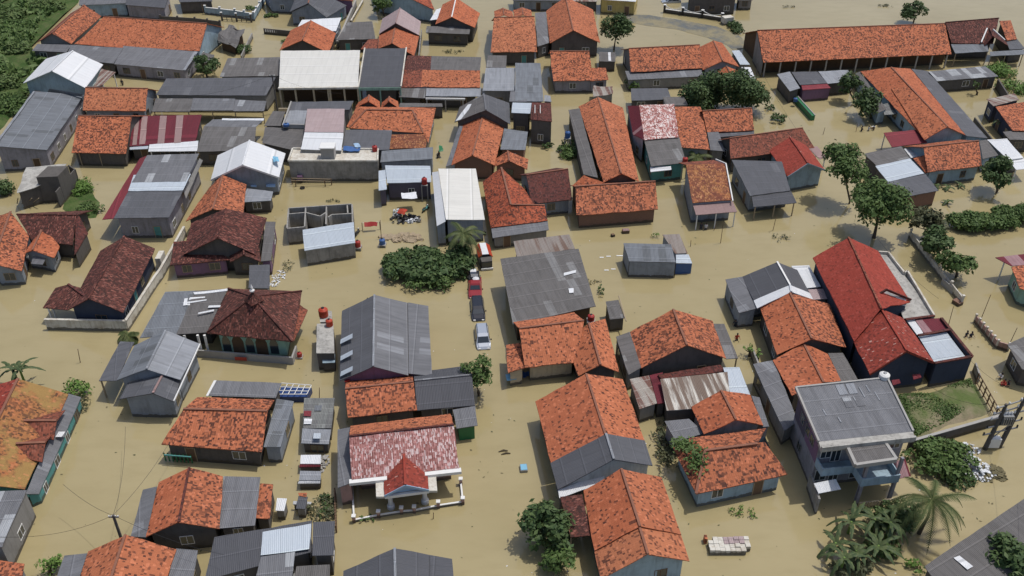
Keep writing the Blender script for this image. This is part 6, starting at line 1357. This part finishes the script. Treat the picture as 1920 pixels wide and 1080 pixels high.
p = W(564,342,0); T.add('bundle', MB().box((p.x-.4,p.y-.3,.3),(p.x+.4,p.y+.3,1.2)), 'wpurple'); T.done()
def tyre(px, py, label):
    p = W(px, py, .12); m = MB(); n = 14; rr = .3; 
    for k in range(n):
        for j in range(6):
            def pt(k_, j_): a = 2*math.pi*k_/n; c = 2*math.pi*j_/6; return p+Vector(((rr+.1*math.cos(c))*math.cos(a), (rr+.1*math.cos(c))*math.sin(a), .1*math.sin(c)))
            m.face([pt(k,j), pt(k+1,j), pt(k+1,j+1), pt(k,j+1)])
    single('tyre', m, 'dark', label, 'tyre')
tyre(567,352,'black tyre floating below the wooden drying rack'); tyre(907,437,'tyre beside the long off-white roofed house')

# ------------------------------------------------------------------ motorcycles
def bike(px, py, az, label, mat='dark', z=-.25):
    b = W(px, py, 0); M = Matrix.Translation(b+Vector((0,0,z))) @ Matrix.Rotation(az, 4, 'Z'); T = Thing('motorcycle', label, 'motorcycle'); ax = M.to_3x3() @ Vector((0,1,0))
    for x in (-.62, .62): c = M @ Vector((x,0,.3)); T.add('wheel', MB().tube([c-ax*.05, c+ax*.05], .3, 14), 'dark')
    T.add('body', MB().tube([M @ Vector(p) for p in ((-.75,0,.72),(-.3,0,.68),(.1,0,.55),(.45,0,.75),(.55,0,.95))], [.10,.17,.15,.14,.10], 8), mat)
    T.add('seat', MB().tube([M @ Vector(p) for p in ((-.7,0,.82),(-.3,0,.84),(.02,0,.76))], [.10,.13,.09], 8), 'dark')
    T.add('fork', MB().tube([M @ Vector((.62,0,.3)), M @ Vector((.45,0,1.0))], .035, 6), 'steel')
    T.add('handlebar', MB().tube([M @ Vector(p) for p in ((.35,-.35,1.02),(.45,0,1.0),(.35,.35,1.02))], .022, 6), 'steel')
    T.add('headlight', MB().lathe(M @ Vector((.55,0,.9)), [(.02,0),(.09,.04),(.09,.12),(.02,.15)], 8), 'white'); T.done(b)
bike(798,395,R(60),'teal and white motorcycle in the yard left of the long off-white roof','wteal')
bike(822,293,R(80),'motorcycle draped with green cloth in the narrow flooded lane','dark')
cloth([(823,274),(829,274),(831,283),(824,284)], 1.2, 'green cloth hanging over the motorcycle in the narrow lane', 'greenp', 'cloth', 'cloth', .3)
bike(670,440,R(75),'dark motorcycle at the right corner of the pale blue-white shed','dark')
# ------------------------------------------------------------------ floating things
def box_thing(name, cat, label, px, py, sz, mat, az=0, z=0, lid=None, tilt=0):
    b = W(px, py, 0); M = Matrix.Translation(b+Vector((0,0,z))) @ Matrix.Rotation(az, 4, 'Z') @ Matrix.Rotation(tilt, 4, 'X'); x, y, h_ = sz; T = Thing(name, label, cat)
    T.add('body', MB().prism([tuple((M @ Vector(p)).xy) for p in ((-x*.45,-y*.5,0),(x*.45,-y*.5,0),(x*.5,-y*.4,0),(x*.5,y*.4,0),(x*.45,y*.5,0),(-x*.45,y*.5,0),(-x*.5,y*.4,0),(-x*.5,-y*.4,0))], z-.1, z+h_), mat)
    T.add('top', MB().box((-x*.42,-y*.42,h_+.001),(x*.42,y*.42,h_+.05), M), lid or mat); T.done(b)
box_thing('floating_tub','tub','small dark tub with a pale lid drifting alone in the open water', 982,880,(.75,.95,.3),'steel',.1,0,'cyan')
box_thing('floating_box','box','red-brown box drifting below the wide brick-walled house', 1173,436,(1.0,.7,.45),'wbrick',.1,0,'MPK')
box_thing('floating_box','box','small dark drifting heap left of the red-brown box', 1149,443,(.5,.5,.3),'dark',.4,0,'wood')
for i, (x, y, w_, lab) in enumerate(((1128,483,.55,'leftmost of three floating white boards in the upper row'),(1141,481,.6,'middle floating white board of the upper row'),(1162,480,.9,'longest floating white board, right of the upper row'),(1137,507,.6,'left floating white board of the lower row'),(1150,505,.6,'right floating white board of the lower row'))):
    p = W(x, y, 0); m = MB().box((p.x-w_/2,p.y-.1,-.03),(p.x+w_/2,p.y+.1,.06)); single('floating_board', m, 'white', lab, 'board', 'white boards floating right of the rust streaked roof')
for x, y, lab in ((944,846,'upper of two dark logs drifting in the big open water'),(949,851,'lower of two dark logs drifting in the big open water')):
    p = W(x, y, .03); m = MB().tube([p+Vector((-.5,-.1,0)), p+Vector((0,.08,.05)), p+Vector((.45,.05,0))], [.06,.12,.07], 7); single('floating_log', m, 'wwood', lab, 'log', 'logs drifting in the open water')
# stack of blocks
T = Thing('block_stack', 'long stack of pale blocks under purple sheets standing in water, bottom right', 'block stack'); b = W(1366,1028,0)
for j in range(4):
    for i in range(8):
        if (i, j) in ((7,0),(0,3)): continue
        x = b.x-1.9+i*.48; y = b.y-.8+j*.42; hh = .62+rng.uniform(-.06,.08); T.add('block', MB().box((x, y, -.3), (x+.45, y+.39, hh)), 'MP' if (i in (3,4,5,6) and j > 1) else 'concw')
T.add('tile_pile', MB().box((b.x-2.2,b.y+.5,-.3),(b.x-1.93,b.y+1.0,.7)), 'T1'); T.done(b)
# blue pond with white pipe grid
T = Thing('fish_pond_frame', 'blue lined pond under a white pipe grid, right of the weathered grey sheet roof', 'pond frame')
q4 = [W(528,720,1.0), W(584,724,1.0), W(575,741,1.0), W(517,741,1.0)]
T.add('liner', MB().prism([(p.x,p.y) for p in q4], -.4, .75), 'liner')
m = MB()
for k in range(6): m.tube([q4[0].lerp(q4[1], k/5)+Vector((0,0,.1)), q4[3].lerp(q4[2], k/5)+Vector((0,0,.1))], .05, 5)
T.add('pipes', m, 'white')
m = MB()
for k in range(4): m.tube([q4[0].lerp(q4[3], k/3)+Vector((0,0,.15)), q4[1].lerp(q4[2], k/3)+Vector((0,0,.15))], .05, 5)
T.add('pipes', m, 'white'); T.done()
# green long container with blue barrel
T = Thing('green_panel_boat', 'long dark green trough lying in the water below the red edged canopy', 'trough'); a, b = W(1491,190,0), W(1523,226,0); d = (b-a).normalized(); s_ = Vector((-d.y,d.x,0))
T.add('hull', MB().prism([tuple(p.xy) for p in (a-s_*.35, b-s_*.35, b+s_*.35, a+s_*.35)], -.3, .9), 'greenp')
T.add('rim', MB().beam(a+s_*.35+Vector((0,0,.95)), b+s_*.35+Vector((0,0,.95)), .16, .12), 'concp'); T.add('rim', MB().beam(a-s_*.35+Vector((0,0,.95)), b-s_*.35+Vector((0,0,.95)), .1, .1), 'dark'); T.done()
tank(1491,190,.9,'blue drum at the upper end of the long dark green trough','bluep',.38,.7,False)
# rubble heaps (nobody could count the pieces)
def rubble(name, label, spots, n, mat, sz, hgt, cat='rubble'):
    m = MB()
    for _ in range(n):
        cx, cy, rx, ry = spots[rng.randrange(len(spots))]; an = rng.uniform(0,6.28); q_ = rng.random()**.6; p = W(cx, cy, 0)+Vector((rx*q_*math.cos(an), ry*q_*math.sin(an), rng.uniform(0, hgt*(1-q_*.8))))
        M = Matrix.Translation(p) @ Matrix.Rotation(rng.uniform(0,6), 4, 'Z') @ Matrix.Rotation(rng.uniform(-.6,.6), 4, 'X'); s1 = sz*rng.uniform(.4,1.3); m.box((-s1,-s1*.6,-s1*.25),(s1,s1*.6,s1*.25), M)
    single(name, m, mat, label, cat, kind='stuff')
rubble('white_rubble','white broken sacks and rubble heaped behind the lower right shrubbery',[(1785,848,2.2,1.0),(1800,845,2.0,1.2),(1835,885,1.6,1.3),(1815,868,1.5,1.2),(1843,892,1.0,.8)],520,'tarpw',.14,.9)
rubble('plant_litter','brown plant litter at the right end of the white rubble',[(1855,892,1.6,1.0),(1862,885,1.2,.8)],120,'dead',.25,.5,'litter')
rubble('white_litter','white litter scattered under the bare tree right of the dark red house',[(522,520,.9,1.6),(515,532,.7,.8)],90,'tarpw',.12,.4,'litter')
rubble('yard_debris','heap of soaked belongings under the pale sheet canopy yard',[(750,412,1.6,1.2),(768,410,1.0,.8),(776,412,.8,.6)],110,'dark',.28,.9,'debris')
rubble('pale_belongings','pale boxes and cloth among the soaked belongings in the yard',[(750,406,1.0,.7),(745,400,.8,.5),(782,414,.5,.3),(768,417,.6,.4)],60,'tarpw',.2,1.0,'debris')
rubble('bamboo_raft_debris','grey raft of broken bamboo and planks in the flooded yard',[(750,446,2.8,1.1),(765,447,2.0,.9)],160,'woodlt',.45,.25,'debris')
rubble('roof_junk','stained junk on the left half of the dirty white terrace',[(580,287,3.0,.7)],1,'dead',.1,.1,'junk') if False else None
rubble('meadow_rubble','pale rubble at the edge of the green meadow beside the grey wall',[(45,100,2.6,1.6),(20,140,3.5,.6)],150,'concw',.35,.4)
rubble('house_litter','dark and white clutter in front of the L-shaped orange house',[(985,703,1.2,.4)],30,'bluep',.2,.4,'clutter')
rubble('grave_clutter','grey clutter beside the small hutch with the torn cover',[(605,870,.6,1.2)],60,'concp',.16,.5,'clutter')
rubble('tomb_litter','pale litter in the shade of the concrete ruin',[(55,345,1.6,1.0)],60,'concw',.2,.2,'litter') if False else None

# ------------------------------------------------------------------ poles and wires
def pole(base, top, label, r=.14, arm=None, mat='concp', name='utility_pole', cat='utility pole'):
    b = W(*base, 0); c = Wy(*top, b.y) if not isinstance(top, (int, float)) else b+Vector((0,0,top)); T = Thing(name, label, cat)
    T.add('shaft', MB().tube([b+Vector((0,0,-.6)), c], [r, r*.7], 8), mat)
    if arm:
        for k in range(arm):
            z = c-Vector((0,0,.25+.6*k)); T.add('crossarm', MB().beam(z+Vector((-.45,0,0)), z+Vector((.45,0,0)), .1, .1), 'steel')
            for x in (-.4,-.15,.15,.4): T.add('insulator', MB().lathe(z+Vector((x,0,.05)), [(.03,0),(.07,.05),(.07,.14),(.02,.18)], 6), 'white')
    T.done(b); return c
pt = pole((238,1040), (212,966), 'leaning dark utility pole behind the bottom left orange gable', .17, 1, 'wdark')
p2 = pole((521,212), (510,140), 'dark utility pole left of the open arcade of pale posts', .15, 1, 'wdark')
p3 = pole((1418,150), (1420,118), 'short grey pole at the right end of the mottled orange roof', .12, 0, 'wdark')
# transformer: two leaning concrete poles with crossarms
T = Thing('transformer_pole', 'twin concrete poles carrying a transformer and crossarms over the water', 'transformer'); b1 = W(1846,842,0); b2 = W(1872,838,0)
t1 = b1+Vector((.6,.3,6.0)); t2 = b2+Vector((1.0,.4,7.0))
T.add('pole', MB().tube([b1+Vector((0,0,-.5)), t1], [.28,.16], 8), 'wdark'); T.add('pole', MB().tube([b2+Vector((0,0,-.5)), t2], [.28,.16], 8), 'wdark')
for z in (.35, .5, .68, .8, .93):
    a, b = b1.lerp(t1, z), b2.lerp(t2, z); d = (b-a).normalized(); d.z = 0; T.add('crossarm', MB().beam(a-d*1.1, b+d*1.1, .12, .12), 'steel')
    for k in range(4):
        q_ = (a-d*1.0).lerp(b+d*1.0, k/3); T.add('insulator', MB().lathe(q_+Vector((0,0,.06)), [(.05,0),(.11,.08),(.07,.16),(.11,.24),(.03,.32)], 7), 'white' if z > .6 else 'dark')
c = (b1.lerp(t1,.52)+b2.lerp(t2,.52))/2; i = T.add('transformer_tank', MB().box((c.x-.55,c.y-.4,c.z),(c.x+.55,c.y+.4,c.z+1.2)), 'steel')
for k in range(3): T.add('bushing', MB().lathe((c.x-.35+.35*k, c.y, c.z+1.2), [(.06,0),(.12,.1),(.07,.2),(.12,.3),(.04,.4)], 7), 'white', i)
for k in range(5): T.add('cooling_fin', MB().box((c.x-.5+.23*k, c.y-.55, c.z+.15),(c.x-.44+.23*k, c.y-.401, c.z+1.0)), 'steel', i)
c = (b1+b2)/2; T.add('control_box', MB().box((c.x-.55,c.y-.3,.3),(c.x+.55,c.y+.3,1.5)), 'white'); T.add('brace', MB().beam(b1.lerp(t1,.2), b2.lerp(t2,.45), .08, .08), 'steel')
T.done((b1+b2)/2)
def wire(a, b, sag, label, r=.016, group='overhead wires'):
    m = MB(); pts = [a.lerp(b, k/12)+Vector((0,0,-sag*4*(k/12)*(1-k/12))) for k in range(13)]; m.tube(pts, r, 3); single('overhead_wire', m, 'dark', label, 'wire', group)
wire(pt, W(-40,1004,6), 1.2, 'wire from the leaning pole to the left edge of the picture')
wire(pt, W(235,800,3), 1.0, 'wire from the leaning pole up the open lane toward the light grey gabled house')
wire(pt, W(345,780,4), .8, 'wire from the leaning pole to the mottled orange house')
wire(pt, W(118,908,4), .6, 'wire from the leaning pole to the lichened house')
wire(pt, W(420,1040,4.5), .6, 'wire from the leaning pole to the patchwork sheet building')
wire(p2, W(300,185,6), 1.0, 'wire from the dark pole over the long dark grey roofed row')
wire(p2, W(640,175,5), .8, 'wire from the dark pole along the open arcade')
wire(t2, W(1780,620,6), 1.5, 'wire from the transformer to the long navy building')
wire(t2, W(1960,960,7), .8, 'wire from the transformer to the bottom right edge')
wire(t1, W(1715,700,6), 1.5, 'wire from the transformer over the grass lot')
wire(W(1420,118,6), W(1560,330,6), 1.0, 'thin wire running down the lane right of the dark tree cluster')
wire(W(1640,440,5), W(1760,560,5), .6, 'thin wire beside the big spreading tree')
for base, ht, lab in (((1351,456),3.2,'thin bamboo pole in open water below the pinkish canopy house'),((1449,432),2.6,'thin pole over the dark heap of drifted twigs'),((1543,252),1.3,'short stump in the water left of the flat maroon canopy'),((1605,247),1.5,'thin stick left of the wading people on the right'),((1840,596),3.6,'bent thin pole at the upper end of the balustrade wall'),((1892,646),2.6,'thin pole at the lower end of the balustrade wall'),((1778,612),3.0,'thin mast at the corner of the long navy building'),((598,748),1.6,'thin stick between the blue pond and the patchwork shed'),((150,680),2.0,'bare branch stick in open water left of the light grey gable'),((812,973),.9,'short stake in the water before the low white fence'),((715,448),3.0,'grey post with a lilac bundle on top in the flooded yard'),((1338,432),1.2,'stick in the water below the tall brown speckled roof'),((1295,462),1.0,'thin stick right of the grey shack'),((578,470),1.0,'thin stake left of the pale blue-white shed')):
    b = W(*base, 0); single('pole', MB().tube([b+Vector((0,0,-.4)), b+Vector((rng.uniform(-.15,.25),rng.uniform(-.1,.1),ht))], [.05,.035], 6), 'wood', lab, 'pole')

# ------------------------------------------------------------------ people
plain('skin', (.20,.11,.07), .6, .3, var=.1); plain('hair', (.012,.010,.010), .5); plain('clothdk', (.03,.035,.05), .8); plain('clothred', (.40,.05,.03), .8); plain('clothbl', (.10,.16,.32), .8); plain('clothwh', (.55,.55,.56), .8)
def person(px, py, az, label, shirt='clothdk', sink=.72, pose='wade', z=0, legs='clothdk', lean=0.0):
    """one skinned body, standing or wading; hair and clothes are children"""
    b = W(px, py, z)
    J = {'pel':(0,0,.95),'bel':(0,0,1.08),'che':(.02,0,1.32),'nek':(.02,0,1.48),'hd0':(.03,0,1.56),'hd1':(.04,0,1.66),
         'shL':(0,.17,1.42),'shR':(0,-.17,1.42)}
    arms = {'wade':[((.05,.30,1.17),(.28,.28,1.08),(.36,.26,1.09)),((.06,-.31,1.18),(.26,-.33,1.10),(.34,-.32,1.12))],
            'carry':[((.16,.24,1.20),(.36,.14,1.22),(.43,.10,1.24)),((.16,-.24,1.20),(.36,-.14,1.22),(.43,-.10,1.24))],
            'stand':[((-.02,.25,1.15),(.06,.26,.92),(.09,.26,.83)),((-.02,-.25,1.15),(.05,-.27,.92),(.08,-.27,.83))]}[pose]
    V = [J['pel'],J['bel'],J['che'],J['nek'],J['hd0'],J['hd1']]; E = [(0,1),(1,2),(2,3),(3,4),(4,5)]; Rr = [.15,.135,.155,.06,.085,.095]
    for s_, sh, ar in ((1,J['shL'],arms[0]),(-1,J['shR'],arms[1])):
        i = len(V); V += [sh, *ar]; Rr += [.075,.048,.036,.026]; E += [(2,i),(i,i+1),(i+1,i+2),(i+2,i+3)]
        hb = Vector(ar[2]); hd = (Vector(ar[2])-Vector(ar[1])).normalized()
        for f in range(5):
            o_ = (f-2)*.018; L_ = (.05,.075,.085,.08,.065)[f]; j = len(V); sd = Vector((0,1,0)) if abs(hd.y) < .8 else Vector((1,0,0))
            p1 = hb+hd*(.03 if f else .0)+sd*o_*s_; p2 = p1+hd*L_+Vector((0,0,-.02)); V += [tuple(p1), tuple(p2)]; Rr += [.010,.008]; E += [(i+3,j),(j,j+1)]
        st_ = .12*s_; i = len(V); V += [(0,.09*s_,.90),(st_*.6+.03,.10*s_,.50),(st_*.5-.03,.10*s_,.09),(st_*.5+.13,.10*s_,.04)]; Rr += [.095,.062,.042,.032]; E += [(0,i),(i,i+1),(i+1,i+2),(i+2,i+3)]
    me = bpy.data.meshes.new('person'); me.from_pydata(V, E, []); o = bpy.data.objects.new('tmp', me); COL.objects.link(o)
    md = o.modifiers.new('s', 'SKIN'); sv = me.skin_vertices[0].data
    for i, r_ in enumerate(Rr): sv[i].radius = (r_, r_)
    sv[0].use_root = True
    o.modifiers.new('u', 'SUBSURF').levels = 1; dg = bpy.context.evaluated_depsgraph_get(); dg.update()
    body = bpy.data.meshes.new_from_object(o.evaluated_get(dg)); bpy.data.objects.remove(o); body.name = 'person'; body.materials.clear()
    for mn in ('skin', shirt, legs): body.materials.append(MATS[mn])
    for p in body.polygons:
        c = p.center; p.use_smooth = True
        if c.z < .98 and abs(c.y) < .24: p.material_index = 2 if c.z > .35 else 0
        elif c.z < 1.47 and not (abs(c.y) > .25 and c.z < 1.22) and c.x < .24: p.material_index = 1
    po = bpy.data.objects.new('person', body); COL.objects.link(po); po.location = b+Vector((0,0,-sink)); po.rotation_euler = (0, lean, az); props(po, label, 'person')
    hm = MB().lathe((.02,0,1.63), [(.102,0),(.112,.05),(.10,.10),(.06,.145),(.01,.16)], 12); h_ = hm.build('hair', 'hair', Vector((0,0,0)), po)
    fm = MB().box((.128,-.035,1.635),(.14,-.015,1.65)).box((.128,.015,1.635),(.14,.035,1.65)); f = fm.build('eyes', 'hair', Vector((0,0,0)), po)
    nm = MB().prism([(.125,-.014),(.158,0),(.125,.014)], 1.585, 1.62); nm.build('nose', 'skin', Vector((0,0,0)), po); MB().box((.120,-.024,1.556),(.134,.024,1.566)).build('mouth', 'clothred', Vector((0,0,0)), po)
    return po
person(1811,631,R(-60),'person in dark clothes wading waist-deep beside the long navy building, left of a pair','clothdk',.85)
person(1820,632,R(-70),'person in dark clothes wading waist-deep, right of the pair by the navy building','clothdk',.9)
person(1876,710,R(200),'person in a white shirt wading above the group with the red float','clothwh',.85,'carry')
person(1882,722,R(180),'person in a red shirt wading beside the red float near the transformer','clothred',.85,'carry')
person(1890,724,R(170),'dark dressed person wading at the right of the red float','clothdk',.85)
cloth([(1876,717),(1887,716),(1888,722),(1877,722)], .15, 'red and white float pushed by the wading group near the transformer', 'redp', 'float', 'float')
person(1323,431,R(-90),'person in a white top standing in water before the pinkish canopy','clothwh',.6,'stand')
person(1314,430,R(-80),'dark dressed person at the door below the pinkish canopy','clothdk',.6,'stand')
person(1378,612,R(-100),'person in dark clothes wading left of the charcoal gable, upper one','clothdk',.7)
person(1381,638,R(-80),'person in red-brown clothes wading left of the charcoal gable, lower one','clothred',.7)
person(1628,245,R(0),'person in a white shirt wading with a bundle near the dark fruit trees','clothwh',.8,'carry')
person(1638,244,R(180),'dark dressed person wading right of the white bundle','clothdk',.8)
person(1615,246,R(10),'dark dressed person wading alone near the thin stick on the right','clothdk',.8)
person(786,425-8,R(-90),'person in pale pink wading in the yard left of the long off-white roof','clothwh',.8,'stand')
person(230,160,R(-90),'dark dressed person standing in the yard behind the small clean orange roof','clothdk',.5,'stand')
